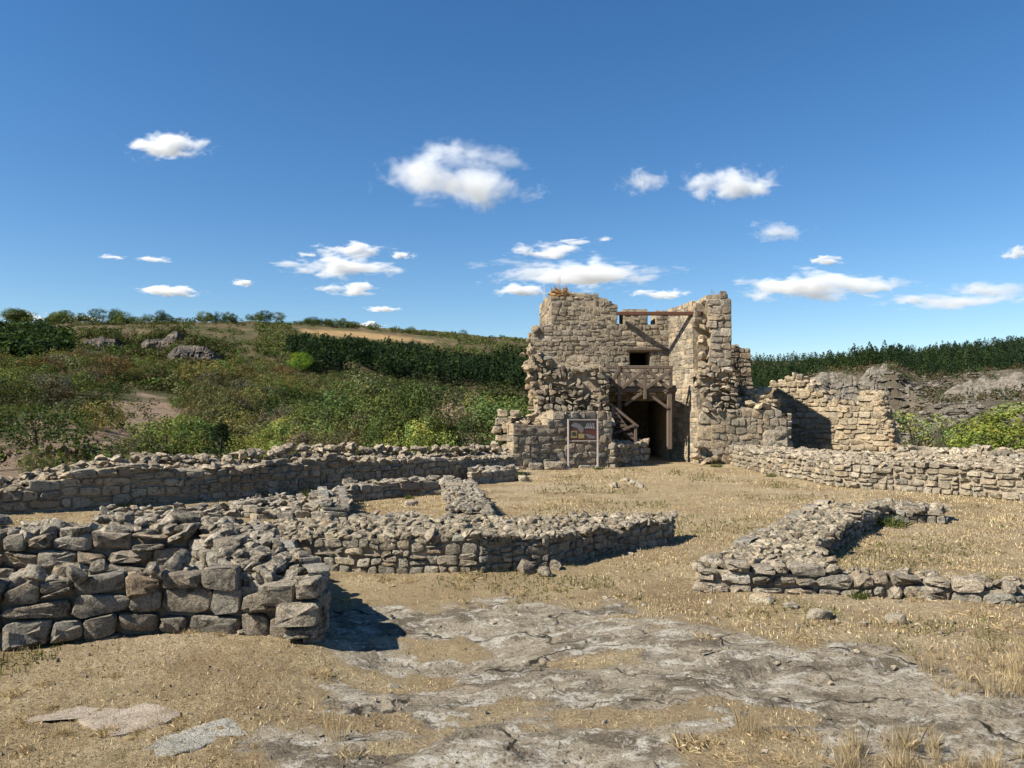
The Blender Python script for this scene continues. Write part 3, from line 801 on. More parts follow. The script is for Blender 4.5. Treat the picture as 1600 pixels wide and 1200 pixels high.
# ------------------------------------------------------------------ the ruined tower
class Plane:
    def __init__(s, A, B):
        s.A = np.array(A, float); d = np.array(B, float) - s.A
        s.L = float(np.linalg.norm(d)); s.e = d / s.L; s.n = np.array([s.e[1], -s.e[0]])
    def pp(s, px, py):
        dx, dy, dz = ray(px, py)
        t = (s.n @ s.A) / (s.n @ np.array([dx, dy]))
        return (float((np.array([dx, dy]) * t - s.A) @ s.e), CAMZ + dz * t)
    def poly(s, pts): return [s.pp(*p) for p in pts]
    def w3(s, sz, out=0.0):
        q = s.A + s.e * sz[0] + s.n * out
        return (q[0], q[1], sz[1])
def slab(w, pl, poly, T, out=-0.04, name='mortar_core', mat=None, jag=0.0, parent=None):
    n = len(poly)
    V = [pl.w3(p, out) for p in poly] + [pl.w3(p, out - T) for p in poly]
    if jag:
        V = [tuple(np.array(v) + w.rnd.normal(size=3) * jag) for v in V]
    Fl = [tuple(range(n)), tuple(range(2 * n - 1, n - 1, -1))] + [(i, (i + 1) % n, n + (i + 1) % n, n + i) for i in range(n)]
    return w.core(V, Fl, name, mat, parent=parent)
def facep(w, pl, poly, ch, sw, **kw):
    w.face((pl.A[0], pl.A[1], 0), (pl.e[0], pl.e[1], 0), (pl.n[0], pl.n[1], 0), poly, ch, sw, **kw)

TW = Wall('ruined_tower', (3.6, 27.0, 0.0), 'tall ruined stone tower with a broken front and timber gallery inside', 'tower', None, 'tower_stone', 'tower_mortar', 301)
FY, BY = 25.6, 28.4
pf = Plane((0.0, BY), (8.0, BY))           # the standing rear wall, with battlements and the window
pl_ = Plane((0.0, FY), (6.0, FY))          # the broken core in front of its left half
wx0, wz0 = pf.pp(984, 571); wx1, wz1 = pf.pp(1016, 549)
up_l = pf.poly([(838, 660), (838, 600), (830, 575), (829, 540), (832, 517), (843, 511), (861, 509), (861, 458), (870, 452), (884, 455), (905, 458), (928, 463), (949, 467), (950, 473), (965, 476), (965, 506), (977, 506), (977, 626), (952, 626), (952, 660)])[::-1]
slab(TW, pf, up_l, 3.0, -0.015, jag=0.015)
zmer = pf.pp(1000, 507)[1]; ztop = pf.pp(1000, 483)[1]
sl, sr = pf.pp(977, 600)[0], pf.pp(1052, 600)[0]
c1a, c1b, c2a = pf.pp(974, 500)[0], pf.pp(1012, 500)[0], pf.pp(1025, 500)[0]
ox0, ox1, oz = pf.pp(952, 626)[0], 5.72, pf.pp(952, 626)[1]            # the vaulted opening at the bottom
XS, ZS = [sl, ox0, wx0, wx1, ox1, sr], [-0.2, oz, wz0, wz1, zmer]
XS = sorted(XS)
for i in range(len(XS) - 1):
    for j in range(len(ZS) - 1):
        xm, zm = (XS[i] + XS[i + 1]) / 2, (ZS[j] + ZS[j + 1]) / 2
        if xm < sl or (ox0 < xm < ox1 and zm < oz) or (wx0 < xm < wx1 and wz0 < zm < wz1): continue
        slab(TW, pf, [(XS[i], ZS[j]), (XS[i + 1], ZS[j]), (XS[i + 1], ZS[j + 1]), (XS[i], ZS[j + 1])], 1.1, -0.015)
for q in ([(c1a, zmer), (c1b, zmer), (c1b, ztop), (c1a, ztop)], [(c2a, zmer), (sr, zmer), (sr, ztop - .05), (c2a, ztop - .05)]):
    slab(TW, pf, q, 1.1, -0.015)
for q, T_, o_ in (([(ox0 - .3, -.2), (ox1 + .3, -.2), (ox1 + .3, oz + .3), (ox0 - .3, oz + .3)], 0.2, -4.2), ([(ox0 - .3, -.2), (ox0 - .05, -.2), (ox0 - .05, oz + .3), (ox0 - .3, oz + .3)], 3.2, -1.1),
                  ([(ox1 + .05, -.2), (ox1 + .3, -.2), (ox1 + .3, oz + .3), (ox1 + .05, oz + .3)], 3.2, -1.1), ([(ox0 - .05, oz + .02), (ox1 + .05, oz + .02), (ox1 + .05, oz + .3), (ox0 - .05, oz + .3)], 3.2, -1.1)):
    slab(TW, pf, q, T_, o_, name='vault')
# closed box added behind the window to keep it dark
rx0, rx1, rz0, rz1 = wx0 - .25, wx1 + .25, wz0 - .2, wz1 + .2
for q, T_, o_ in (([(rx0, rz0), (rx1, rz0), (rx1, rz1), (rx0, rz1)], 0.2, -3.4), ([(rx0 - .2, rz0 - .2), (rx0, rz0 - .2), (rx0, rz1 + .2), (rx0 - .2, rz1 + .2)], 2.6, -1.05), ([(rx1, rz0 - .2), (rx1 + .2, rz0 - .2), (rx1 + .2, rz1 + .2), (rx1, rz1 + .2)], 2.6, -1.05),
                  ([(rx0, rz1), (rx1, rz1), (rx1, rz1 + .2), (rx0, rz1 + .2)], 2.6, -1.05), ([(rx0, rz0 - .2), (rx1, rz0 - .2), (rx1, rz0), (rx0, rz0)], 2.6, -1.05)):
    slab(TW, pf, q, T_, o_, name='window_dark_box')
full = pf.poly([(826, 600), (828, 560), (829, 540), (832, 517), (843, 511), (861, 509), (861, 458), (870, 452), (884, 455), (905, 458), (928, 463), (949, 467), (950, 473), (965, 476), (965, 507), (974, 507), (974, 483), (1012, 483), (1012, 507), (1025, 507), (1025, 485), (1046, 485), (1050, 692), (940, 692), (940, 640), (826, 640)])[::-1]
hol = [(s_ - w_, s_ + w_, z_ - w_ * 1.2, z_ + w_ * 1.2) for (s_, z_), w_ in ((pf.pp(873, 512), .075), (pf.pp(887, 512), .075), (pf.pp(886, 559), .06), (pf.pp(923, 561), .065), (pf.pp(955, 503), .07), (pf.pp(877, 572), .07), (pf.pp(1030, 597), .09), (pf.pp(963, 597), .08))] + [(wx0, wx1, wz0, wz1 + .10), (ox0, ox1, -1, oz)]
facep(TW, pf, full, 0.20, 0.27, joint=0.008, bulge=0.020, e=4.2, holes=hol, wob=0.13, cvar=0.10, color=(0.95, 0.95, 0.95), irregular=0.12, split=0.18)  # tint lowered so the sunlit inner face looks brighter
pl2 = pl_
low = pl_.poly([(840, 650), (838, 618), (829, 600), (825, 580), (826, 562), (842, 548), (858, 556), (872, 566), (900, 574), (925, 570), (940, 570), (950, 590), (953, 650)])[::-1]
slab(TW, pl_, low, 2.8, -0.06, jag=0.03)
zc = pl_.pp(800, 572)[1]
bul = lambda s, z: 0.16 * float(sst(zc + 0.05, zc - 0.9, z)) * float(sst(0.6, 1.6, s)) + 0.02 + 0.14 * (vnoise(np.array([s * 2.2]), np.array([z * 2.2]), 5)[0] - .4)
facep(TW, pl_, low, 0.19, 0.235, joint=0.016, bulge=0.085, e=3.0, wob=0.3, out=bul, cvar=0.12, skip=0.07, split=0.2, irregular=0.18)
# torn left edge
for (px, py) in [(833, 520), (830, 532), (829, 545), (826, 556), (825, 567), (825, 578), (827, 589), (829, 600), (833, 610), (838, 620), (846, 628), (840, 600), (836, 585), (848, 612), (858, 622), (868, 628), (838, 515)]:
    for dy in ((2.8, 3.3, 3.9) if py < 550 else (0.0, 0.5, 1.0, 1.6, 2.2)):
        x, y, z = at(px, py, FY + dy - 0.05)
        x += 0.03 * TW.rnd.normal()
        sz = TW.rnd.uniform(0.10, 0.32); x += 0.05 * TW.rnd.normal(); z += 0.08 * TW.rnd.normal()
        if TW.rnd.random() < .15: continue
        mt = Matrix.Translation((x, y, z)) @ Euler(tuple(TW.rnd.normal(size=3) * 0.5)).to_matrix().to_4x4() @ Matrix.Diagonal((sz * 1.1, sz * 1.2, sz * 0.8, 1))
        TW.add('rubble_stone', lib=(LIB_SMALL, int(TW.rnd.integers(12))), mtx=mt, color=(1.1, 1.0, 0.86), size=sz, mat=M['tower_stone'])
# upper left side, in the sun
xa_, xb_ = at(861, 480, BY)[0], at(843, 480, BY + 3.6)[0]
ps = Plane((xb_, BY + 3.6), (xa_ + .01, BY))
z0_, z1_, z2_ = pf.pp(861, 512)[1], pf.pp(861, 456)[1], at(843, 478, BY + 3.6)[2]
TW.core([(x, y, z) for z in (z0_ - .6, z1_ - .05) for x, y in ((xa_ + .03, BY + .04), (xa_ + 1.5, BY + .04), (xa_ + 1.5, BY + 3.6), (xb_ + .03, BY + 3.6))], [(0, 1, 2, 3), (4, 5, 6, 7), (0, 1, 5, 4), (1, 2, 6, 5), (2, 3, 7, 6), (3, 0, 4, 7)])
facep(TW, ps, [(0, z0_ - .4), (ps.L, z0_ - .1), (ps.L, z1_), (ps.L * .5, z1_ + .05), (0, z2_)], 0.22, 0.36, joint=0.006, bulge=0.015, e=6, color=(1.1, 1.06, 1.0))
lx0, lz_ = pf.pp(978, 548); lx1 = pf.pp(1044, 548)[0]
def beam(w, p0, p1, a, b, name, mat, up=(0, 0, 1), parent=None, color=None):
    """a sawn timber or a steel section from p0 to p1, a wide and b high"""
    p0, p1 = np.array(p0, float), np.array(p1, float)
    d = p1 - p0; L = np.linalg.norm(d); d /= L
    u = np.array(up, float); sd = np.cross(d, u)
    if np.linalg.norm(sd) < 1e-3: u = np.array((0, 1, 0.)); sd = np.cross(d, u)
    sd /= np.linalg.norm(sd); u = np.cross(sd, d)
    c = (p0 + p1) / 2; bv = 0.12 * min(a, b)
    V = []
    for t, k in ((-L / 2, 0.9), (-L / 2 + bv, 1.0), (L / 2 - bv, 1.0), (L / 2, 0.9)):
        for (x, y) in ((-a / 2, -b / 2 + bv), (-a / 2 + bv, -b / 2), (a / 2 - bv, -b / 2), (a / 2, -b / 2 + bv), (a / 2, b / 2 - bv), (a / 2 - bv, b / 2), (-a / 2 + bv, b / 2), (-a / 2, b / 2 - bv)):
            V.append(d * t + sd * x * k + u * y * k)
    Q = [[k * 8 + i, k * 8 + (i + 1) % 8, k * 8 + 8 + (i + 1) % 8, k * 8 + 8 + i] for k in range(3) for i in range(8)]
    me = bpy.data.meshes.new(name); me.from_pydata([tuple(v) for v in V], [], Q + [list(range(7, -1, -1)), list(range(24, 32))]); me.update()
    me.materials.append(mat)
    par = parent if parent is not None else w
    base = np.array(par.location) if par is not None else np.zeros(3)
    return link(name, me, par, tuple(c - base), color)
beam(TW.o, (lx0, BY - 0.02, lz_ + .05), (lx1, BY - 0.02, lz_ + .05), 0.16, 0.09, 'lintel', M['wood'])
# right wall: sunlit inner face, extra sun put into its stone tint, broken front
pr = Plane((5.80, 28.45), (6.27, 26.0))      # faces left
zt = lambda px, py, Y: at(px, py, Y)[2]
inner = [(0, -0.15), (pr.L, -0.15), (pr.L, 1.55), (pr.L - .06, 2.9), (pr.L - .28, 3.2), (pr.L - .3, 4.6), (pr.L - .12, 4.9), (pr.L - .1, 5.45), (pr.L * .6, 5.55), (pr.L * .3, 5.5), (0, zt(1045, 487, 28.75))]
slab(TW, pr, inner, 0.65, -0.03)
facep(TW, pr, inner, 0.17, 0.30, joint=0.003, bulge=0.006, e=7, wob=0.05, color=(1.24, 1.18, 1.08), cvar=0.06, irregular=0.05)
prf = Plane((6.0, 26.0), (9.5, 26.0))
rt = prf.poly([(1108, 582), (1108, 560), (1112, 520), (1106, 510), (1108, 490), (1103, 478), (1104, 461), (1137, 459), (1138, 467), (1143, 467), (1143, 582)])[::-1]
slab(TW, prf, rt, 2.6, -0.02)
facep(TW, prf, rt, 0.24, 0.37, joint=0.008, bulge=0.03, e=5.5, wob=0.08, holes=[(prf.pp(1126, 510)[0], prf.pp(1135, 510)[0], prf.pp(1126, 517)[1], prf.pp(1126, 508)[1])])
rl = prf.poly([(1092, 582), (1093, 555), (1096, 530), (1094, 505), (1096, 485), (1094, 474), (1106, 470), (1108, 582)])[::-1]
slab(TW, prf, rl, 2.4, -0.42, jag=0.02)
for (px, py) in [(1104, 478), (1102, 492), (1106, 500), (1103, 516), (1101, 530), (1104, 540), (1100, 552), (1103, 563), (1096, 570), (1091, 580), (1090, 590), (1098, 580), (1110, 574), (1090, 600), (1096, 608), (1110, 520), (1098, 466), (1100, 510)]:
    for k in range(2):
        x, y, z = at(px + TW.rnd.normal() * 4, py + TW.rnd.normal() * 4, 26.12 + 0.25 * k)
        sz = TW.rnd.uniform(0.14, 0.30)
        mt = Matrix.Translation((x, y, z)) @ Euler(tuple(TW.rnd.normal(size=3) * 0.5)).to_matrix().to_4x4() @ Matrix.Diagonal((sz * 1.1, sz * 1.2, sz * 0.8, 1))
        TW.add('rubble_stone', lib=(LIB_SMALL, int(TW.rnd.integers(12))), mtx=mt, color=(1.05, 0.97, 0.86), size=sz, mat=M['tower_stone'])
# bulging rubble below it, and the dressed jamb
rb = prf.poly([(1096, 645), (1090, 600), (1092, 582), (1108, 574), (1143, 574), (1150, 600), (1152, 645)])[::-1]
slab(TW, prf, rb, 2.4, -0.02, jag=0.03)
zr0 = prf.pp(1100, 640)[1]; zr1 = prf.pp(1100, 575)[1]
facep(TW, prf, rb, 0.19, 0.24, joint=0.016, bulge=0.085, e=3.0, wob=0.25, out=lambda s, z: 0.22 * float(sst(zr1, zr0, z)) + 0.05, skip=0.05, split=0.2, irregular=0.16, cvar=0.12)
jb = prf.poly([(1090, 722), (1089, 640), (1112, 640), (1114, 722)])[::-1]
slab(TW, prf, jb, 2.4, 0.12)
facep(TW, prf, jb, 0.42, 0.42, joint=0.008, bulge=0.03, e=6, out=lambda s, z: 0.16, color=(1.08, 1.03, 0.95))
pj = Plane((6.285, 28.0), (6.285, 25.86))
facep(TW, pj, [(0, -.1), (pj.L, -.1), (pj.L, 1.85), (0, 1.85)], 0.42, 0.5, joint=0.006, bulge=0.01, e=7, color=(1.12, 1.06, 0.98))
# foot stones
for (px, py) in [(1086, 712), (1096, 716), (1108, 719), (1088, 703), (1100, 722), (1118, 716), (1092, 696)]:
    x, y, z = at(px, py, 25.6); sz = TW.rnd.uniform(0.28, 0.4)
    TW.add('rubble_stone', lib=(LIB_SMALL, px % 12), mtx=Matrix.Translation((x, y, z)) @ Matrix.Diagonal((sz, sz, sz * .75, 1)), color=(1.05, 1, .9), size=sz, mat=M['tower_stone'])
# piece of the outer wall beyond
pz = Plane((7.5, 30.5), (10.0, 30.2))
rem = pz.poly([(1140, 660), (1140, 537), (1150, 539), (1158, 543), (1172, 546), (1174, 580), (1180, 620), (1180, 660)])[::-1]
slab(TW, pz, rem, 0.9, -0.04, jag=0.03)
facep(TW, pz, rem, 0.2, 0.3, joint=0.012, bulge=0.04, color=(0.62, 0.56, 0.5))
# tops
TW.rubble([(xa_ + .05, BY + .1), (3.75, BY + .1), (3.75, BY + 2.8), (xb_ + .1, BY + 2.8)], lambda x, y: z1_ - 0.05 - 0.2 * (x - xa_), 0.28, 0.26, lift=0.05, flat=0.5, color=(1.2, 1.1, 0.95), mat=M['tower_stone'])
TW.done(8.0)

# ---- lower bastion in front of the tower
BW = Wall('ruined_wall', (2.0, 22.6, 0), 'squared-block bastion at the foot of the tower, information board before it', 'ruined wall', None, 'tower_stone', 'tower_mortar', 401)
A1, B1 = at(802, 738, 22.9), at(956, 733, 24.0)
pq = Plane(A1[:2], B1[:2])
bp = pq.poly([(802, 741), (956, 736), (956, 645), (924, 643), (905, 642), (865, 642), (865, 655), (856, 655), (856, 664), (828, 665), (802, 662)])
slab(BW, pq, bp, 0.55, -0.02)
BW.core([(x, y, z) for z in (-.1, 1.25) for x, y in ((0.05, 23.7), (2.95, 24.4), (2.95, 25.5), (0.0, 25.5))], [(0, 1, 2, 3), (4, 5, 6, 7), (0, 1, 5, 4), (1, 2, 6, 5), (2, 3, 7, 6), (3, 0, 4, 7)])
facep(BW, pq, bp, 0.215, 0.30, joint=0.007, bulge=0.022, e=5, wob=0.12, cvar=0.1, irregular=0.08)
pleft = Plane(tuple(np.array(A1[:2]) - pq.n * 0.56), A1[:2])
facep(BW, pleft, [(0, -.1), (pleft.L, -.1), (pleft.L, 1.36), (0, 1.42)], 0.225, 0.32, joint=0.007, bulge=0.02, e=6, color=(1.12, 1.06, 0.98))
# stepped left end
for k, (x0, x1, y0) in enumerate([(764, 800, 716), (768, 800, 704), (775, 800, 690), (771, 800, 677), (776, 800, 664), (777, 812, 652)]):
    a = at(x0, y0, 24.1); b = at(x1, y0, 24.1)
    zt_ = a[2] + 0.24
    m = 2 if k % 2 else 1
    for q in range(m):
        l = a[0] + (b[0] - a[0]) * q / m; r = a[0] + (b[0] - a[0]) * (q + 1) / m
        W_, Q_, T_ = stone_shape([(l + .02, a[2] + .015), (r - .02, a[2] + .02), (r - .015, zt_ - .012), (l + .02, zt_ - .015)], 8, 0.7, 0.05, 5, BW.rnd, 2)
        BW.add('stone', np.c_[W_[:, 0] + .03 * BW.rnd.normal(), 24.1 - W_[:, 2] + .04 * BW.rnd.normal(), W_[:, 1]], Q_, T_, color=tuple(np.array((1.05, 1.0, 0.92)) * (1 + .12 * BW.rnd.normal())))
    pe = Plane((a[0], 25.1), (a[0], 24.15))
    facep(BW, pe, [(0, a[2]), (pe.L, a[2]), (pe.L, zt_), (0, zt_)], 0.24, 0.4, joint=0.014, bulge=0.03, e=5)
sxa = at(790, 720, 24.2)
BW.core([(sxa[0] + dx, y, z) for z in (-.1, 1.45) for dx, y in ((-.12, 24.3), (.3, 24.3), (.3, 25.6), (-.12, 25.6))], [(0, 1, 2, 3), (4, 5, 6, 7), (0, 1, 5, 4), (1, 2, 6, 5), (2, 3, 7, 6), (3, 0, 4, 7)])
# big corner blocks
for (x0, y0, x1, y1) in [(826, 738, 849, 724), (850, 733, 884, 722)]:
    a = at(x0, y0 + 2, 22.75); b = at(x1, y1, 22.75)
    W_, Q_, T_ = stone_shape([(a[0], a[2]), (b[0], a[2]), (b[0], b[2]), (a[0], b[2])], 12, 0.3, 0.05, 6, BW.rnd, 3)
    BW.add('stone', np.c_[W_[:, 0], 22.85 - W_[:, 2], W_[:, 1]], Q_, T_)
# earth and rubble sloping up behind the parapet
n_ = 9
V_, Fl_ = [], []
for j in range(5):
    for i in range(n_):
        x = A1[0] - 0.35 + (3.6) * i / (n_ - 1); y = 23.3 + 0.95 * i / (n_ - 1) + (2.3 - 0.95 * i / (n_ - 1)) * j / 4
        V_.append((x, y, 1.26 + 0.26 * j / 4 + 0.03 * BW.rnd.normal() + (0.08 if i > 4 else 0) * sst(3, 6, i)))
for j in range(4):
    for i in range(n_ - 1): Fl_.append((j * n_ + i, j * n_ + i + 1, (j + 1) * n_ + i + 1, (j + 1) * n_ + i))
e0 = BW.core(V_, Fl_, 'earth_fill', M['mortar'])
BW.rubble([(-0.3, 23.5), (1.4, 23.9), (1.5, 25.3), (0.0, 25.3)], lambda x, y: 1.30 + 0.12 * (y - 23.3), 0.28, 0.2, lift=0.2, prob=0.6, color=(1.3, 1.2, 1.05), mat=M['tower_stone'])
BW.rubble([(0.6, 24.3), (1.6, 24.5), (1.6, 25.45), (0.6, 25.45)], lambda x, y: 1.42 + 0.2 * (y - 24.3), 0.25, 0.24, lift=0.3, color=(1.1, 1.0, .88), mat=M['tower_stone'])
BW.done(8.0)
pst = Plane(gp(956, 734), gp(1009, 728))
st = lowwall('ruined_wall', 'knee-high rubble stub beside the information board at the tower entrance', [gp(957, 731), gp(1009, 726), (4.5, 26.1), (3.15, 25.2)], [0.62, 0.60, 0.62, 0.62], [0, 1], 0.2, 0.25, 411,
             rub=[(0.26, 0.25, dict(lift=0.3, flat=0.85))], mat='tower_stone', faceargs=dict(e=3.6, bulge=0.07, joint=0.012), rubcol=(1.5, 1.4, 1.25), minpx=6)

# ---- buttress of rubble at the right of the tower
RB = Wall('ruined_wall', (8.4, 25.6, 0), 'mortared rubble stump at the right of the tower, dry scrub on top', 'ruined wall', None, 'tower_stone', 'tower_mortar', 421)
pg = Plane((6.62, 25.75), (9.3, 25.55))
gb = pg.poly([(1112, 725), (1112, 640), (1150, 640), (1160, 636), (1176, 640), (1200, 641), (1222, 646), (1230, 660), (1232, 685), (1232, 725)])[::-1]
slab(RB, pg, gb, 1.6, -0.012, jag=0.015)
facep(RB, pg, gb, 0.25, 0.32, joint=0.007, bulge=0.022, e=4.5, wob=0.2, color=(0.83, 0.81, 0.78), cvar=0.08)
a = at(1195, 704, 25.4); b = at(1231, 672, 25.4)
W_, Q_, T_ = stone_shape([(a[0], a[2]), (b[0], a[2]), (b[0], b[2]), (a[0], b[2])], 12, 0.5, 0.12, 4, RB.rnd, 3)
RB.add('stone', np.c_[W_[:, 0], 25.5 - W_[:, 2], W_[:, 1]], Q_, T_, color=(0.9, 0.88, 0.84))
prs = Plane((9.28, 25.55), (9.35, 27.0))
facep(RB, prs, [(0, -.1), (prs.L, -.1), (prs.L, 1.8), (0, 1.6)], 0.26, 0.33, joint=0.01, bulge=0.03, e=4)
# slope of rubble climbing to the tower wall
sl0, sl1 = at(1150, 640, 25.8), at(1235, 636, 25.8)
V_ = [(7.1, 25.75, 1.8), (9.0, 25.65, 1.75), (9.2, 28.0, 2.1), (7.4, 28.0, 3.3), (7.15, 26.2, 2.9), (8.0, 27.0, 2.5)]
RB.core(V_, [(0, 1, 5), (1, 2, 5), (2, 3, 5), (3, 4, 5), (4, 0, 5)], 'earth_fill')
def rbh(x, y): return 1.85 + (y - 25.7) * 0.42 + max(0, 8.1 - x) * 0.75 * min(1, (y - 25.5) / 0.6)
RB.rubble([(6.9, 25.75), (8.95, 25.7), (9.0, 27.4), (7.4, 27.4)], rbh, 0.27, 0.27, lift=0.15, flat=0.85, color=(1.3, 1.22, 1.1), mat=M['tower_stone'])
RB.done(8.0)

# ---- free-standing broken wall on the right
CWL = Wall('ruined_wall', (11.0, 26.4, 0), 'free-standing broken wall with a stepped ragged top, right of the tower', 'ruined wall', None, 'tower_stone', 'tower_mortar', 431)
pc = Plane((10.0, 30.6), (13.05, 25.7))
cp = pc.poly([(1196, 715), (1196, 606), (1205, 601), (1218, 597), (1228, 592), (1240, 591), (1252, 595), (1262, 601), (1270, 604), (1277, 616), (1290, 617), (1297, 629), (1310, 632), (1330, 634), (1342, 637), (1339, 619), (1348, 616), (1372, 618), (1374, 632), (1380, 642), (1378, 655), (1388, 664), (1390, 685), (1394, 715)])[::-1]
slab(CWL, pc, cp, 0.5, -0.015, jag=0.012)
hs = [pc.pp(1266, 684), pc.pp(1340, 686)]
facep(CWL, pc, cp, 0.19, 0.40, joint=0.011, bulge=0.045, e=4.2, wob=0.12, holes=[(s - .09, s + .09, z - .1, z + .1) for s, z in hs], color=(1.05, 1.0, 0.9), cvar=0.1)
for (px, py) in [(1205, 600), (1216, 596), (1228, 591), (1238, 588), (1246, 591), (1256, 597), (1266, 602), (1281, 614), (1287, 614), (1303, 629), (1316, 630), (1328, 632), (1345, 615), (1354, 614), (1362, 615), (1370, 617)]:
    s_, z_ = pc.pp(px, py)
    for k in range(2):
        q = pc.w3((s_, z_ + .02), -0.15 - 0.35 * k); sz = CWL.rnd.uniform(0.2, 0.34)
        CWL.add('rubble_stone', lib=(LIB_SMALL, int(CWL.rnd.integers(12))), mtx=Matrix.Translation(q) @ Euler(tuple(CWL.rnd.normal(size=3) * 0.4)).to_matrix().to_4x4() @ Matrix.Diagonal((sz * 1.15, sz, sz * .75, 1)), color=(1.3, 1.22, 1.1), size=sz)
for py in range(622, 712, 5):
    px = np.interp(py, [618, 632, 642, 655, 664, 685, 715], [1373, 1375, 1381, 1379, 1389, 1391, 1395])
    s_, z_ = pc.pp(px, py)
    for k in range(3):
        q = pc.w3((s_ - .03, z_), -0.10 - 0.17 * k); sz = CWL.rnd.uniform(0.16, 0.30)
        CWL.add('rubble_stone', lib=(LIB_SMALL, int(CWL.rnd.integers(12))), mtx=Matrix.Translation(q) @ Euler(tuple(CWL.rnd.normal(size=3) * 0.4)).to_matrix().to_4x4() @ Matrix.Diagonal((sz, sz * 1.1, sz * .8, 1)), color=(1.1, 1.04, .95), size=sz, mat=M['tower_stone'])
CWL.done(8.0)

# ------------------------------------------------------------------ timber gallery, stair, steel beam
PL = empty('timber_gallery', (4.6, 27.3, 0), 'weathered timber gallery with crossed railing inside the tower', 'wooden gallery')
GY = 26.3
def tb(p0, p1, a=0.1, b=0.1, name='brace', Y0=GY, Y1=None, par=PL):
    q0, q1 = at(*p0, Y0), at(*p1, Y1 if Y1 is not None else Y0)
    return beam(par, q0, q1, a, b, name, M['wood'])
zdk = at(1000, 609, GY)[2]
tb((945, 609), (1057, 609), 0.14, 0.16, 'edge_beam')
tb((947, 574), (1051, 574), 0.14, 0.12, 'handrail', GY - 0.03)
for px, y0, y1 in ((967, 572, 626), (1008, 577, 624), (1048, 577, 606)): tb((px, y0), (px, y1), 0.11, 0.11, 'post', GY - 0.12)
tb((1046, 612), (1046, 702), 0.17, 0.17, 'support_post', GY + 0.05)
tb((1053, 602), (1050, 650), 0.05, 0.14, 'brace', GY + 0.1)
tb((967, 612), (967, 700), 0.15, 0.15, 'support_post', GY + 0.05)
for a, b in (((970, 578), (1005, 606)), ((972, 606), (1006, 580)), ((1012, 578), (1045, 607)), ((1010, 606), (1046, 580)), ((950, 590), (966, 606)), ((950, 606), (966, 580))): tb(a, b, 0.08, 0.12, 'railing_brace', GY - 0.1 if a[1] < 600 else GY - 0.15)
tb((1003, 614), (976, 633), 0.1, 0.1, 'knee_brace', GY - 0.02); tb((1011, 614), (1044, 638), 0.1, 0.1, 'knee_brace', GY - 0.02)
x0_, x1_ = at(946, 609, GY)[0], at(1050, 609, GY)[0]
for i in range(14):
    xa = x0_ + (x1_ - x0_) * (i + 0.5) / 14
    beam(PL, (xa, GY - 0.1, zdk + 0.105), (xa, 28.3, zdk + 0.105), 0.15, 0.04, 'floor_plank', M['wood'])
for y in (27.0, 27.8): beam(PL, (x0_, y, zdk + 0.01), (x1_, y, zdk + 0.01), 0.12, 0.14, 'joist', M['wood'])
ST = empty('timber_stair', (3.9, 25.9, 0), 'weathered timber stair with braced handrail at the tower entrance', 'wooden stair')
for Y_ in (25.55, 26.35):
    tb((955, 640), (994, 692), 0.06, 0.2, 'stringer', Y_, par=ST)
    tb((952, 630), (997, 667), 0.07, 0.09, 'handrail', Y_, par=ST)
    tb((957, 633), (957, 692), 0.09, 0.09, 'post', Y_, par=ST)
    tb((993, 664), (993, 698), 0.1, 0.1, 'post', Y_, par=ST)
    tb((958, 678), (992, 664), 0.05, 0.08, 'railing_brace', Y_ - 0.06, par=ST)
for i in range(7):
    t = (i + 0.5) / 7; q = at(957 + 36 * t, 645 + 46 * t, 25.55)
    beam(ST, (q[0], 25.52, q[2]), (q[0], 26.4, q[2]), 0.26, 0.045, 'tread', M['wood'])
bq0, bq1 = at(965, 490, 28.2), at(1097, 490, 26.1)
SB = beam(None, bq0, bq1, 0.16, 0.13, 'steel_beam', M['rust'])
tag(SB, 'rusty brown steel beam spanning the tower gap near the top', 'steel beam')

# ------------------------------------------------------------------ information board
M['board_frame'] = flat('painted_metal', (0.40, 0.34, 0.31), 0.5)
M['p_red'] = flat('print_red', (0.13, 0.052, 0.04), 0.35, 6); M['p_dark'] = flat('print_dark', (0.055, 0.055, 0.05), 0.35, 14, 0.5); M['p_grey'] = flat('print_grey', (0.20, 0.19, 0.185), 0.35, 30, 0.5)
M['p_yel'] = flat('print_yellow', (0.36, 0.29, 0.12), 0.35, 20, 0.3); M['p_white'] = flat('print_white', (0.48, 0.47, 0.45), 0.4)
sl_, sr_ = gp(888, 734), gp(934, 733)
pS = Plane(sl_, sr_)
SG = empty('information_board', ((sl_[0] + sr_[0]) / 2, (sl_[1] + sr_[1]) / 2, 0), 'information board with reddish picture panel on two pale posts', 'information board')
ztop_, zbot_ = pS.pp(910, 656)[1], pS.pp(910, 689)[1]
for s_ in (0.0, pS.L):
    a = pS.w3((s_, -0.02)); b = pS.w3((s_, ztop_ + 0.02))
    beam(SG, a, b, 0.05, 0.05, 'post', M['board_frame'])
    for d_ in (-1, 1): beam(SG, pS.w3((s_ + d_ * 0.085, 0.0), 0.0), pS.w3((s_, 0.17), 0.0), 0.03, 0.03, 'foot_strut', M['board_frame'])
    beam(SG, pS.w3((s_ - .1, 0.012)), pS.w3((s_ + .1, 0.012)), 0.06, 0.02, 'foot_plate', M['board_frame'])
for z_ in (ztop_, zbot_): beam(SG, pS.w3((0.027, z_)), pS.w3((pS.L - 0.027, z_)), 0.035, 0.035, 'frame_rail', M['board_frame'])
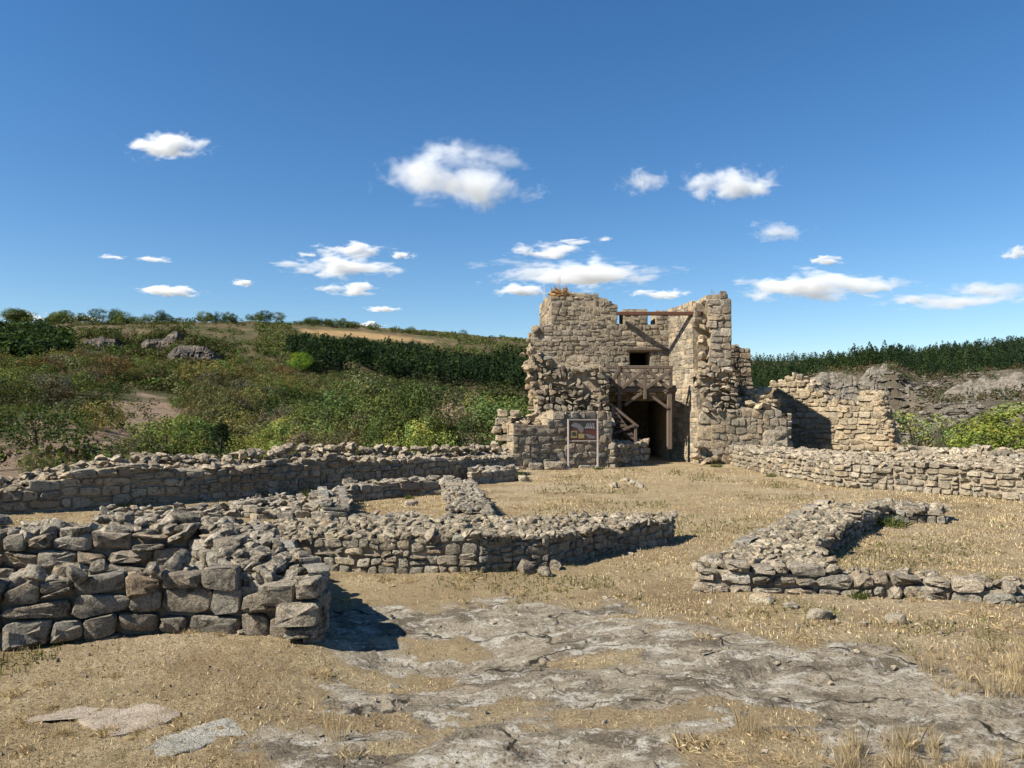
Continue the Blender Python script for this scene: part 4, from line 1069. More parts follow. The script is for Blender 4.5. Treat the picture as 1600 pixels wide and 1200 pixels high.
def plate(pts, out, mat, name, th=0.004, par=None):
    n = len(pts); base = np.array((par or SG).location)
    if par is not None: base = np.array(SG.location) + np.array(par.location)
    V = [np.array(pS.w3(p, out)) - base for p in pts] + [np.array(pS.w3(p, out - th)) - base for p in pts]
    me = bpy.data.meshes.new(name)
    me.from_pydata([tuple(v) for v in V], [], [tuple(range(n)), tuple(range(2 * n - 1, n - 1, -1))] + [(i, n + i, n + (i + 1) % n, (i + 1) % n) for i in range(n)]); me.update()
    me.materials.append(M[mat]); return link(name, me, par or SG)
L_ = pS.L - 0.055; H_ = ztop_ - zbot_ - 0.04
def uv(u, v): return (0.0275 + L_ * u, zbot_ + 0.02 + H_ * v)
panel = plate([uv(0, 0), uv(1, 0), uv(1, 1), uv(0, 1)], 0.012, 'p_red', 'panel', 0.02)
def art(pts, mat, k, name): plate([uv(*p) for p in pts], 0.012 + 0.003 * k, mat, name, 0.0025, panel)
art([(0.05, 0.62), (0.95, 0.58), (0.95, 0.95), (0.05, 0.95)], 'p_dark', 1, 'dark_print')
art([(0.06, 0.78), (0.2, 0.9), (0.38, 0.82), (0.52, 0.62), (0.5, 0.42), (0.42, 0.36), (0.28, 0.62), (0.08, 0.7)], 'p_grey', 2, 'ruin_print')
art([(0.52, 0.6), (0.95, 0.55), (0.93, 0.7), (0.62, 0.72)], 'p_grey', 2, 'ruin_print')
for i in range(5): art([(0.58 + i * 0.07, 0.60), (0.595 + i * 0.07, 0.60), (0.66 + i * 0.06, 0.86), (0.645 + i * 0.06, 0.86)], 'p_white', 3, 'line_print')
art([(0.05, 0.12), (0.28, 0.12), (0.28, 0.48), (0.05, 0.48)], 'p_yel', 2, 'inset_print')
art([(0.09, 0.24), (0.24, 0.22), (0.25, 0.38), (0.17, 0.44), (0.09, 0.4)], 'p_dark', 3, 'inset_print')
art([(0.33, 0.1), (0.54, 0.1), (0.54, 0.33), (0.33, 0.33)], 'p_yel', 2, 'inset_print')
art([(0.55, 0.3), (0.7, 0.31), (0.95, 0.18), (0.93, 0.08), (0.72, 0.08)], 'p_grey', 2, 'ruin_print')
# ------------------------------------------------------------------ trees and shrubs
def tube(pts, radii, n=6):
    pts = np.asarray(pts, float); V = []; Fq = []
    for i, p in enumerate(pts):
        d = pts[min(i + 1, len(pts) - 1)] - pts[max(i - 1, 0)]; d /= np.linalg.norm(d) + 1e-9
        a = np.cross(d, (0.3, 0.9, 0.2)); a /= np.linalg.norm(a); b = np.cross(d, a)
        for k in range(n):
            t = 2 * math.pi * k / n
            V.append(p + radii[i] * (a * math.cos(t) + b * math.sin(t)))
    for i in range(len(pts) - 1):
        for k in range(n): Fq.append([i * n + k, i * n + (k + 1) % n, (i + 1) * n + (k + 1) % n, (i + 1) * n + k])
    return np.array(V), np.array(Fq)
def join(parts):
    V, Q, n = [], [], 0
    for v, q in parts:
        V.append(v); Q.append(q + n); n += len(v)
    return np.concatenate(V), np.concatenate(Q)
def cards(C_, size, rg, flat=0.0, aspect=1.7, nrm=None):
    """leaf-shaped quads at centres C_"""
    n = len(C_)
    d = rg.normal(size=(n, 3)); d[:, 2] *= (1 - flat); d /= np.linalg.norm(d, axis=1)[:, None]
    e = rg.normal(size=(n, 3))
    if nrm is not None:      # leaves face outward, more or less
        m = nrm + 0.42 * e; m /= np.linalg.norm(m, axis=1)[:, None] + 1e-9
        d = d - (d * m).sum(1)[:, None] * m; d /= np.linalg.norm(d, axis=1)[:, None] + 1e-9
        e = np.cross(m, d)
    else: e = np.cross(d, e)
    e /= np.linalg.norm(e, axis=1)[:, None] + 1e-9
    s = (size * rg.uniform(0.6, 1.4, n))[:, None]
    f = np.cross(d, e)
    V = np.stack([C_ - d * s * aspect * .5, C_ + e * s * .42 + f * s * .12, C_ + d * s * aspect * .5, C_ - e * s * .42 + f * s * .12], 1).reshape(-1, 3)
    Q = np.arange(n * 4).reshape(-1, 4)
    return V, Q
def clump_points(rg, cen, rad, per):
    n = len(cen)
    d = rg.normal(size=(n * per, 3)); d /= np.linalg.norm(d, axis=1)[:, None]
    r = rg.uniform(0.35, 1.0, n * per) ** 0.6
    return np.repeat(cen, per, 0) + d * (r * np.repeat(rad, per))[:, None], d
def tints(rg, n, per, sp=0.22, hue=0.12):
    a = np.repeat(1 + rg.normal(size=n) * sp, per)
    h = np.repeat(rg.normal(size=n) * hue, per)
    c = np.stack([a * (1 + h), a, a * (1 - 0.4 * h)], 1) * (1 + rg.normal(size=(n * per, 1)) * 0.14)
    return np.repeat(np.clip(c, 0.25, 2.2), 4, 0)
def crown_mesh(seed, K=90, per=28, rx=0.40, rz=0.36, cz=0.62, leaf=0.022, crad=0.10, lop=0.25, hollow=0.45):
    rg = np.random.default_rng(seed)
    lob = rg.normal(size=(7, 3)); lob /= np.linalg.norm(lob, axis=1)[:, None]; lw = rg.uniform(-lop, lop, 7)
    d = rg.normal(size=(K, 3)); d /= np.linalg.norm(d, axis=1)[:, None]
    r = rg.uniform(hollow, 1.0, K) ** 0.7
    r = r * (1 + (np.maximum(d @ lob.T, 0) ** 3) @ lw)
    cen = np.c_[d[:, 0] * rx * r, d[:, 1] * rx * r, cz + d[:, 2] * rz * r * np.where(d[:, 2] < 0, 0.8, 1)]
    rad = crad * rg.uniform(0.6, 1.35, K)
    P, nr = clump_points(rg, cen, rad, per)
    o_ = (P - np.array([0, 0, cz - rz * .25])) / np.array([rx, rx, rz]); o_ /= np.linalg.norm(o_, axis=1)[:, None] + 1e-9
    nr = nr * .75 + o_ * .6; nr /= np.linalg.norm(nr, axis=1)[:, None] + 1e-9
    V, Q = cards(P, np.full(len(P), leaf), rg, 0.3, 1.6, nr)
    ok = V[:, 2].reshape(-1, 4).min(1) > 0.01
    tn = tints(rg, K, per, .28)
    keep = np.repeat(ok, 4)
    V, tn = V[keep], tn[keep]
    return np_mesh('crown', V, np.arange(len(V)).reshape(-1, 4), M['leaf'], False, {'tint': tn}), cen
def trunk_mesh(seed, cen, r0=0.022, limbs=9, h=0.62, fork=0.18):
    rg = np.random.default_rng(seed)
    sway = rg.normal(size=2) * 0.03
    pts = [(0, 0, -0.04), (sway[0] * .3, sway[1] * .3, h * .35), (sway[0], sway[1], h * .7), (sway[0] * 1.5, sway[1] * 1.5, h)]
    parts = [tube(pts, [r0 * 1.25, r0, r0 * .7, r0 * .35])]
    for c in cen[rg.choice(len(cen), limbs, replace=False)]:
        t = rg.uniform(fork, 0.75); b = np.array([sway[0] * t, sway[1] * t, h * t])
        m = (b + c) / 2 + np.array([0, 0, 0.03]) + rg.normal(size=3) * 0.02
        parts.append(tube([b, m, c], [r0 * .45, r0 * .3, r0 * .12], 5))
    V, Q = join(parts)
    return np_mesh('trunk', V, Q, M['bark'], True)
def pine_mesh(seed, K=150, per=16):
    rg = np.random.default_rng(seed)
    t = rg.uniform(0, 1, K) ** 0.8
    whorl = np.round(t * 11) / 11 + rg.normal(size=K) * 0.012
    a = rg.uniform(0, 6.28, K)
    R_ = (0.30 * (1 - whorl) ** 0.85 + 0.02) * rg.uniform(0.45, 1.1, K)
    cen = np.c_[np.cos(a) * R_, np.sin(a) * R_, 0.12 + 0.86 * whorl + 0.10 * R_ / 0.3]
    P, nr = clump_points(rg, cen, np.full(K, 0.042) * rg.uniform(.7, 1.3, K), per)
    V, Q = cards(P, np.full(len(P), 0.013), rg, 0, 3.2, nr)
    me = np_mesh('crown', V, Q, M['leaf'], False, {'tint': tints(rg, K, per, 0.15, 0.05)})
    parts = [tube([(0, 0, -.04), (0.01, 0, .5), (0, 0, .98)], [0.02, 0.013, 0.003])]
    for c in cen[::5]: parts.append(tube([(0, 0, c[2] - .04), c], [0.006, 0.002], 4))
    V, Q = join(parts)
    return me, np_mesh('trunk', V, Q, M['bark'], True)
def twig_mesh(seed, N=26, leaves=320, spread=0.55):
    """a half-bare shrub: many thin branching stems with few leaves"""
    rg = np.random.default_rng(seed); parts = []; tips = []
    for i in range(N):
        a = rg.uniform(0, 6.28); l = rg.uniform(0.5, 1.0); s = rg.uniform(0.1, spread)
        p0 = np.array([math.cos(a) * .05, math.sin(a) * .05, -0.03]); p3 = np.array([math.cos(a) * s, math.sin(a) * s, l])
        p1 = p0 + (p3 - p0) * .4 + rg.normal(size=3) * .03; p2 = p0 + (p3 - p0) * .7 + rg.normal(size=3) * .04
        parts.append(tube([p0, p1, p2, p3], [.010, .007, .004, .0015], 4))
        for k in range(7):
            t = rg.uniform(.3, .95); b = p0 + (p3 - p0) * t; e = b + rg.normal(size=3) * .10 + np.array([0, 0, .07])
            parts.append(tube([b, (b + e) / 2 + rg.normal(size=3) * .015, e], [.0032, .002, .001], 3)); tips.append(e); tips.append((b + e) / 2)
    tips = np.array(tips)
    V, Q = join(parts)
    st = np_mesh('trunk', V, Q, M['bark'], True)
    P = tips[rg.integers(0, len(tips), leaves)] + rg.normal(size=(leaves, 3)) * .03
    V2, Q2 = cards(P, np.full(leaves, .018), rg, 0, 1.6)
    return np_mesh('crown', V2, Q2, M['leaf'], False, {'tint': tints(rg, leaves, 1, .25, .2)}), st

PROTO = {}
PROTO['broad'] = []
for i in range(5):
    cm, cen = crown_mesh(500 + i, 64, 84, 0.42, 0.39, 0.58, 0.018, 0.12, 0.3, 0.7); PROTO['broad'].append((cm, trunk_mesh(600 + i, cen)))
PROTO['valley'] = []
for i in range(5):
    cm, cen = crown_mesh(510 + i, 46, 96, 0.29, 0.33, 0.62, 0.0155, 0.105, 0.45, 0.75); PROTO['valley'].append((cm, trunk_mesh(610 + i, cen)))
PROTO['loose'] = []
for i in range(4):
    cm, cen = crown_mesh(520 + i, 80, 22, 0.42, 0.40, 0.56, 0.021, 0.085, 0.45, 0.3); PROTO['loose'].append((cm, trunk_mesh(620 + i, cen, 0.018, 16, 0.7)))
PROTO['shrub'] = []
for i in range(5):
    cm, cen = crown_mesh(540 + i, 75, 24, 0.62, 0.46, 0.48, 0.036, 0.15, 0.4); PROTO['shrub'].append((cm, trunk_mesh(640 + i, cen, 0.02, 12, 0.5, 0.05)))
PROTO['pine'] = [pine_mesh(560 + i) for i in range(2)]
PROTO['bare'] = [twig_mesh(580 + i) for i in range(3)]

GREEN = dict(dark=(0.038, 0.058, 0.020), mid=(0.085, 0.113, 0.036), light=(0.135, 0.165, 0.047), olive=(0.088, 0.092, 0.040), rust=(0.095, 0.068, 0.034), yellow=(0.115, 0.115, 0.042),
             grey=(0.088, 0.086, 0.060), pine=(0.022, 0.038, 0.020), brown=(0.065, 0.047, 0.028), vivid=(0.12, 0.19, 0.025))
_trk = {}
def plant(kind, x, y, z, h, color, label, cat='tree', group=None, wide=1.0, name=None, simple=False, rot=None, var=0.12, idx=None):
    L = PROTO[kind]; i = random.randrange(len(L)) if idx is None else idx
    cm, tm = L[i]
    c = np.array(GREEN[color] if isinstance(color, str) else color)
    c = np.clip(c * (1.0 if kind == 'pine' else 1.22) * (1 + random.gauss(0, var)) * np.array([1 + abs(random.gauss(0, var * .5)), 1, 1]), 0.008, 0.6)
    nm = name or {'pine': 'pine_tree', 'bare': 'bare_shrub', 'shrub': 'shrub'}.get(kind, 'tree')
    o = empty(nm, (x, y, z), label, cat, group)
    o.rotation_euler = (0, 0, random.uniform(0, 6.28) if rot is None else rot)
    o.scale = (h * wide, h * wide, h)
    if not simple: link('trunk', tm, o)
    link('crown', cm, o, (0, 0, 0), tuple(c))
    return o
def plant_px(kind, px, py_top, r, color, label, hpx=None, cat=None, group=None, wide=1.0, minh=1.2, **kw):
    """a plant that stands r metres off in the direction px, its top in the direction py_top"""
    dx, dy, dz = ray(px, py_top); t = r / math.hypot(dx, dy)
    x, y = dx * t, dy * t
    if hpx:
        q = march(px, py_top + hpx); x, y, r = q[0], q[1], q[3]; t = r / math.hypot(dx, dy)
    z = tz(x, y)
    h = max(minh, CAMZ + dz * t - z)
    return plant(kind, x, y, z - 0.1, h, color, label, cat or ('shrub' if kind in ('shrub', 'bare') else 'tree'), group, wide, **kw)

# the trees and bushes that stand out
for a in [
    ('broad', 468, 549, 195, 'vivid', 'bright yellow-green round tree alone on the slope below the stubble field', 1.25),
    ('valley', 770, 606, 62, 'mid', 'full dark green tree closest to the left of the tower', 1.12),
    ('valley', 728, 598, 75, 'olive', 'olive-green tree second from the tower in the valley wood', 0.99),
    ('valley', 655, 602, 66, 'dark', 'dark dense tree in the middle of the valley wood', 1.12),
    ('loose', 600, 606, 72, 'grey', 'thin greyish half-bare tree in the middle of the valley wood', .6),
    ('loose', 690, 612, 58, 'grey', 'grey-brown thin tree between two dark trees of the valley wood', .55),
    ('valley', 545, 604, 70, 'mid', 'tall green tree at the left part of the valley wood', 1.04),
    ('valley', 500, 628, 60, 'mid', 'rounded mid-green tree left of the tall tree of the valley wood', 1.12),
    ('valley', 440, 650, 50, 'light', 'fresh green bushy tree just beyond the highest stretch of the long wall', 1.20),
    ('loose', 265, 640, 62, 'light', 'pale green feathery tree beside the bare sandy slope', 1.2),
    ('pine', 345, 655, 46, 'pine', 'small dark pine just beyond the long wall', 1.0),
    ('broad', 395, 672, 48, 'light', 'low bright green tree right of the small pine', 1.1),
    ('shrub', 60, 622, 84, 'dark', 'dark green tree left of the bare sandy slope', 1.2),
    ('loose', 338, 588, 105, 'olive', 'slender upright tree standing above the scrub on the left slope', 0.7),
    ('bare', 195, 668, 52, 'grey', 'leafless grey shrub in front of the sandy slope', 0.8),
    ('broad', 800, 600, 85, 'dark', 'dark tree half hidden behind the broken left edge of the tower', 1.0),
    ('shrub', 1568, 636, 27, (0.15, 0.185, 0.04), 'yellow-green leafy bush beyond the wall at the right edge', 1.25),
    ('bare', 1455, 662, 30, 'grey', 'dry half-bare shrub between the broken wall and the leafy bush', 1.2),
    ('bare', 1500, 668, 33, 'brown', 'brown twiggy shrub next to the leafy bush', 1.0),
    ('loose', 1422, 630, 32, 'light', 'light green bush just right of the broken wall', 1.3),
    ('valley', 1592, 628, 29, (0.14, 0.175, 0.04), 'taller leafy bush cut by the right edge, behind the yellow-green one', 1.7),
    ('valley', 1536, 640, 30, (0.13, 0.165, 0.04), 'leafy bush left of the yellow-green one at the right edge', 1.5),
    ('broad', 60, 705, 46, 'olive', 'olive bush low on the left slope above the long wall', 1.1),
]:
    plant_px(a[0], a[1], a[2], a[3], a[4], a[5], wide=a[6], hpx=38 if a[4] == 'vivid' else None)
# fill of the valley wood
for i in range(78):
    px = random.uniform(375, 822); row = i % 3
    r = (random.uniform(40, 52), random.uniform(58, 74), random.uniform(80, 105))[row]
    ridge = np.interp(px, [375, 420, 470, 520, 600, 700, 780, 822], [678, 646, 618, 600, 592, 588, 590, 598])
    top = ridge + (random.uniform(42, 74), random.uniform(14, 40), random.uniform(-2, 18))[row]
    kd = random.choice(['valley', 'valley', 'valley', 'valley', 'loose'])
    cl = random.choice(['dark', 'mid', 'mid', 'olive', 'grey', 'light', 'dark', 'dark']) if px > 470 else random.choice(['light', 'mid', 'light', 'olive'])
    plant_px(kd, px, top, r, cl, 'leafy tree of the valley wood left of the tower, one of many alike', group='trees of the valley wood', wide=random.uniform(0.85, 1.2), cat='tree', name='tree', var=.24)
# scrub on the left slope, each a thing
cnt = 0
SANDP = np.array([(-60, 680), (30, 680), (110, 655), (190, 632), (285, 625), (280, 660), (230, 695), (185, 735), (120, 775), (-60, 810)], float)
tries = 0
spec = []
while cnt < 300 and tries < 4000:
    tries += 1
    px = random.uniform(-20, 560) ; py = random.uniform(560, 752)
    if poly_sd(np.array([px]), np.array([py]), SANDP)[0] > -26 and random.random() < 0.95: continue
    q = march(px, py)
    if q is None or q[3] < 26 or q[3] > 330: continue
    k = math.sin(px * .021 + py * .05) + random.gauss(0, .7)
    spec.append((q, px, py, k)); cnt += 1
for (q, px, py, k) in spec:
    x, y, z, r = q
    hp = random.uniform(22, 56) * (0.65 + 0.6 * (py - 540) / 200)
    h = max(0.8, min(hp / F * r, 8.5))
    if k > 1.45: c, kd, lb, gr = 'rust', 'shrub', 'low rust-brown shrub on the left slope, one of many alike', 'rust-brown shrubs on the left slope'
    elif k > 0.3: c, kd, lb, gr = random.choice(['olive', 'grey']), random.choice(['shrub', 'loose']), 'olive-grey shrub on the left slope, one of many alike', 'olive shrubs on the left slope'
    elif k > -0.5: c, kd, lb, gr = random.choice(['mid', 'olive']), 'shrub', 'green shrub on the left slope, one of many alike', 'green shrubs on the left slope'
    elif k > -1.1: c, kd, lb, gr = 'yellow', 'shrub', 'yellowish shrub on the left slope, one of many alike', 'yellowish shrubs on the left slope'
    else: c, kd, lb, gr = 'dark', 'shrub', 'dark green shrub on the left slope, one of many alike', 'dark green shrubs on the left slope'
    plant(kd, x, y, z - 0.15, h, c, lb, 'shrub', gr, random.uniform(0.85, 1.4), 'shrub', simple=r > 90)
# skyline trees on the far left ridge
for i in range(95):
    px = random.choice([random.uniform(15, 45), random.uniform(70, 105), random.uniform(118, 200), random.uniform(215, 345), random.uniform(345, 440), random.uniform(470, 560), random.uniform(540, 815), random.uniform(440, 815)])
    r = random.uniform(835, 875)
    dx, dy, dz = ray(px, 500); t = r / math.hypot(dx, dy); x, y = dx * t, dy * t
    plant(random.choice(['broad', 'shrub', 'broad']), x, y, tz(x, y) - 0.5, random.uniform(5, 15) if px < 440 else random.uniform(4, 11), random.choice(['mid', 'dark']), 'small round tree on the skyline of the left ridge, one of many alike', 'tree', 'skyline trees of the left ridge', random.uniform(0.9, 1.6), 'tree', simple=True)

# masses of forest and scrub
def mass(name, N, box, hts, pal, pine, label, leafn=26, mask=None, seed=1, wide=0.5):
    rg = np.random.default_rng(seed)
    px = rg.uniform(box[0], box[1], N); r = np.exp(rg.uniform(math.log(box[2]), math.log(box[3]), N))
    a = np.arctan((px - 800) / F); x, y = r * np.sin(a), r * np.cos(a)
    z = terrain(x, y)
    qx, qy = proj(x, y, z)
    ok = np.ones(N, bool) if mask is None else mask(qx, qy, r, x, y)
    x, y, z, r = x[ok], y[ok], z[ok], r[ok]; n = len(x)
    h = rg.uniform(hts[0], hts[1], n); w = h * wide * rg.uniform(0.75, 1.25, n)
    d = rg.normal(size=(n, leafn, 3)); d /= np.linalg.norm(d, axis=2)[..., None]
    if pine:
        t = rg.uniform(0.05, 1, (n, leafn)); R_ = (1 - t) ** 0.8 * w[:, None] * 0.5 + 0.15
        ang = rg.uniform(0, 6.28, (n, leafn))
        Cn = np.stack([x[:, None] + np.cos(ang) * R_, y[:, None] + np.sin(ang) * R_, z[:, None] + h[:, None] * (0.08 + 0.9 * t)], -1)
        sz = np.repeat(h * (0.05 if leafn > 50 else 0.085), leafn)
    else:
        rad = rg.uniform(0.6, 1, (n, leafn))[..., None]
        Cn = np.stack([x[:, None], y[:, None], z[:, None] + h[:, None] * .5] , -1) * np.ones((1, leafn, 1)) + d * rad * np.stack([w * .55, w * .55, h * .48], -1)[:, None]
        sz = np.repeat(h * 0.20, leafn)
    V, Q = cards(Cn.reshape(-1, 3), sz, rg, 0.3, 1.5 if not pine else 1.9, d.reshape(-1, 3))
    pc_ = np.array([GREEN[p] for p in pal])[rg.integers(0, len(pal), n)] * (1 + rg.normal(size=(n, 1)) * 0.18)
    c = np.repeat(np.repeat(np.clip(pc_, 0.006, 1), leafn, 0) * (1 + rg.normal(size=(n * leafn, 1)) * 0.2), 4, 0)
    o = link(name, np_mesh(name, V, Q, M['leaf'], False, {'tint': np.clip(c, 0.004, 1)}), None, (0, 0, 0), (1, 1, 1))
    tag(o, label, None, None, 'stuff')
    return o
fieldP = [(460, 513), (560, 517), (645, 527), (710, 536), (620, 535), (470, 522)]
pineP = [(440, 556), (478, 541), (560, 547), (640, 554), (720, 561), (850, 574), (850, 640), (760, 606), (640, 590), (540, 580), (480, 572)]
mass('pine_forest', 5200, (430, 870, 380, 720), (7, 13.5), ['pine', 'pine', 'dark'], True, 'dark pine forest on the far left hillside below the stubble field', 34,
     lambda qx, qy, r, x, y: poly_sd(qx, qy, pineP) + (fbm(x / 50, y / 50, 4, 47) - .5) * np.where(qy > 560, 50, 8) > 0, 701, 0.45)
mass('pine_forest', 3600, (1130, 1720, 420, 900), (6, 13), ['pine', 'pine', 'pine', 'dark', 'dark'], True, 'dark pine forest along the skyline on the right', 80,
     lambda qx, qy, r, x, y: (qy < np.interp(qx, [1130, 1300, 1440, 1600, 1700], [640, 604, 596, 584, 575]) + (fbm(x / 40, y / 40, 3, 53) - .5) * 40) & ((r < 800) | (fbm(x / 22, y / 22, 3, 39) > .5)), 702, 0.45)  # dark pines, their palette also carrying the cloud shade there
mass('wood', 1500, (-60, 140, 330, 700), (6, 10), ['dark', 'dark', 'pine'], False, 'shaded dark wood at the left edge below the ridge', 30,
     lambda qx, qy, r, x, y: poly_sd(qx, qy, [(-80, 519), (60, 519), (105, 530), (110, 550), (60, 572), (-80, 590)]) > 0, 703, 0.9)
mass('scrub', 7500, (-80, 900, 240, 850), (1.6, 4.2), ['olive', 'dark', 'dark', 'olive', 'mid', 'mid', 'brown'], False, 'scrub covering the far left hillside', 24,
     lambda qx, qy, r, x, y: (poly_sd(qx, qy, fieldP) < -4) & ((poly_sd(qx, qy, pineP) < 0) | (qx < 430)) & (fbm(x / 60, y / 60, 3, 33) > np.where((qy < 535) & (qx < 330), 0.36, 0.30)), 704, 1.3)
mass('scrub', 5200, (-60, 620, 38, 300), (0.5, 2.0), ['olive', 'grey', 'mid', 'olive', 'mid', 'grey', 'dark', 'brown', 'mid', 'yellow'], False, 'low scrub and brush between the shrubs of the near left slope', 26,
     lambda qx, qy, r, x, y: ((poly_sd(qx, qy, SANDP) < -14) | (fbm(x / 4, y / 4, 4, 43) > .55)) & (fbm(x / 11, y / 11, 4, 45) > .47), 708, 1.5)
mass('scrub', 2600, (410, 900, 105, 330), (1.5, 4), ['dark', 'brown', 'dark', 'brown', 'grey'], False, 'dark brownish scrub in the valley between the wood and the pine forest', 24,
     lambda qx, qy, r, x, y: (poly_sd(qx, qy, [(420, 590), (470, 560), (560, 565), (880, 600), (880, 720), (420, 650)]) > 0), 710, 1.3)  # the valley's shade is put into this dark palette
mass('scrub', 2600, (400, 900, 480, 860), (3, 6), ['olive', 'mid', 'mid', 'yellow'], False, 'green scrub along the top of the far left hill', 22,
     lambda qx, qy, r, x, y: (poly_sd(qx, qy, fieldP) < -4) & (poly_sd(qx, qy, pineP) < 2), 705, 1.2)
mass('scrub', 2200, (95, 365, 370, 540), (1.5, 5.5), ['olive', 'mid', 'dark', 'olive', 'brown'], False, 'bushes growing over and below the dark cliffs on the left hillside', 28,
     lambda qx, qy, r, x, y: (np.min([np.abs(r - rc) for _w, rc, _n in STEPS[:3]], 0) > 7) & (fbm(x / 18, y / 18, 4, 57) > .45), 711, 1.2)
mass('scrub', 700, (-60, 840, 815, 880), (1.5, 7), ['olive', 'mid', 'dark'], False, 'scrub along the skyline of the left ridge', 24, lambda qx, qy, r, x, y: fbm(x / 30, y / 30, 3, 49) > .42, 709, 1.5)
mass('scrub', 3000, (1150, 1700, 150, 520), (1.2, 3.2), ['brown', 'rust', 'olive', 'dark', 'grey'], False, 'dark brown scrub on the rocky slope to the right', 22,
     lambda qx, qy, r, x, y: (fbm(x / 30, y / 30, 4, 37) > 0.48) | (qy < 600), 706, 1.3)
mass('scrub', 1300, (700, 1260, 60, 400), (2, 5), ['dark', 'mid', 'brown', 'olive'], False, 'dark scrub in the valley behind the tower', 22, None, 707, 1.1)

# ------------------------------------------------------------------ cliffs
M['cliff_dark'] = plain_rough('dark_cliff', (0.025, 0.023, 0.021), (0.13, 0.115, 0.10), 0.8, 1.5, (0.19, 0.155, 0.115))
M['cliff_pale'] = plain_rough('grey_cliff', (0.085, 0.075, 0.062), (0.31, 0.27, 0.215), 0.9, 1.4, (0.10, 0.09, 0.06))
def cliff(name, px0, px1, tops, bots, r, mat, label, seed, nx=70, nz=26, amp=3.0, lean=0.5, group=None, ledge=0.0, snap=False):
    """a rock face that stands in the step of the hillside: strata, upright cracks, broken blocks, embedded behind"""
    xs = np.linspace(px0, px1, nx)
    tp, bt = np.interp(xs, *zip(*tops)), np.interp(xs, *zip(*bots))
    if snap:
        a_ = np.arctan((xs - 800) / F)
        def tpy(rq): return proj(rq * np.sin(a_), rq * np.cos(a_), terrain(rq * np.sin(a_), rq * np.cos(a_)))[1]
        bt, tp = tpy(r - 14) + 2, tpy(r + 16) - 3.5; r = r - 9
    U, W = np.meshgrid(np.arange(nx), np.arange(nz), indexing='ij')
    f = W / (nz - 1)
    tp = tp + (fbm(xs * .05, xs * 0 + seed, 3, seed) - .5) * (bt - tp) * .35
    py = bt[:, None] + (tp - bt)[:, None] * f
    hgt = (bt - tp)[:, None] / F * r
    mX = (xs[:, None] - px0) / F * r + 0 * f; mZ = f * hgt          # metres along and up the face
    wp = (fbm(mX / 9, mZ / 9, 3, seed) - .5) * 5
    strata = fbm(mX / 30 + wp * .1, mZ / 1.5 + wp, 4, seed + 1) - .5
    crack = 1 - np.abs(2 * fbm(mX / 3.2 + wp * .2, mZ / 6, 4, seed + 2) - 1)
    blocks = fbm(mX / 4.5, mZ / 3.5, 5, seed + 3) - .5
    big = fbm(mX / 16, mZ / 16, 3, seed + 4) - .5
    edge = sst(0, 0.14, U / (nx - 1)) * sst(0, 0.14, 1 - U / (nx - 1))
    rr_ = r + f * hgt * lean - amp * (strata * 0.9 + blocks * 1.1 + big * 2.2 - sst(.82, .95, crack) * .35) * (0.35 + 0.65 * sst(1.0, .75, f))
    rr_ = rr_ + (1 - edge) * amp * 2.5 + f ** 3 * amp * 1.5
    dx, dy, dz = ray(xs[:, None] + 0 * f, py)
    t = rr_ / np.hypot(dx, dy)
    P = np.stack([dx * t, dy * t, CAMZ + dz * t], -1)
    B = P.copy(); k = (rr_ + 9 + amp * 2) / rr_
    B[..., 0] *= k; B[..., 1] *= k; B[..., 2] -= 0.02 * r * f + 1
    n0 = nx * nz
    i = (np.arange(nx - 1)[:, None] * nz + np.arange(nz - 1)[None]).ravel()
    Q = [np.stack([i, i + nz, i + nz + 1, i + 1], 1), np.stack([i, i + 1, i + nz + 1, i + nz], 1) + n0]
    e = np.arange(nx - 1) * nz + nz - 1
    Q.append(np.stack([e, e + nz, e + nz + n0, e + n0], 1)); e = np.arange(nx - 1) * nz
    Q.append(np.stack([e + nz, e, e + n0, e + nz + n0], 1))
    e = np.arange(nz - 1); Q.append(np.stack([e, e + 1, e + 1 + n0, e + n0], 1)); e = e + (nx - 1) * nz
    Q.append(np.stack([e + 1, e, e + n0, e + 1 + n0], 1))
    V = np.concatenate([P.reshape(-1, 3), B.reshape(-1, 3)])
    c = V.mean(0)
    o = link(name, np_mesh(name, V - c, np.concatenate(Q), M[mat], True, None, R(32)), None, tuple(c))
    return tag(o, label, 'cliff', group)
_z = [(0, 0), (1, 0)]
cliff('rock_cliff', 124, 188, _z, _z, 468, 'cliff_dark', 'leftmost small dark cliff on the left hillside, broken and scrubby', 801, 90, 34, 2.4, snap=True)
cliff('rock_cliff', 220, 286, _z, _z, 478, 'cliff_dark', 'middle dark cliff on the left hillside with thin upright cracks', 802, 90, 34, 2.4, snap=True)
cliff('rock_cliff', 262, 344, _z, _z, 413, 'cliff_dark', 'tallest dark cliff on the left hillside with a pale scar', 803, 110, 40, 2.6, snap=True)
cliff('rock_outcrop', 14, 78, _z, _z, 224, 'cliff_pale', 'grey rounded outcrop on the left slope beside a bare path', 804, 60, 20, 0.9, snap=True)
cliff('rock_cliff', 1262, 1445, [(1262, 592), (1290, 584), (1340, 582), (1380, 580), (1420, 600), (1445, 640)], [(1262, 640), (1300, 660), (1360, 668), (1400, 678), (1425, 680), (1445, 672)], 318, 'cliff_pale', 'broad shaded grey cliff behind the free-standing broken wall', 805, 260, 110, 2.4, 0.6, None, 1.2)  # cloud shade is carried by the low grey tone, not cast
cliff('rock_cliff', 1450, 1680, [(1450, 640), (1480, 610), (1540, 588), (1600, 585), (1680, 580)], [(1450, 672), (1520, 668), (1600, 662), (1680, 660)], 262, 'cliff_pale', 'ledged grey rock slope at the right edge above the leafy bush', 806, 260, 90, 1.8, 1.6, None, 2.0)

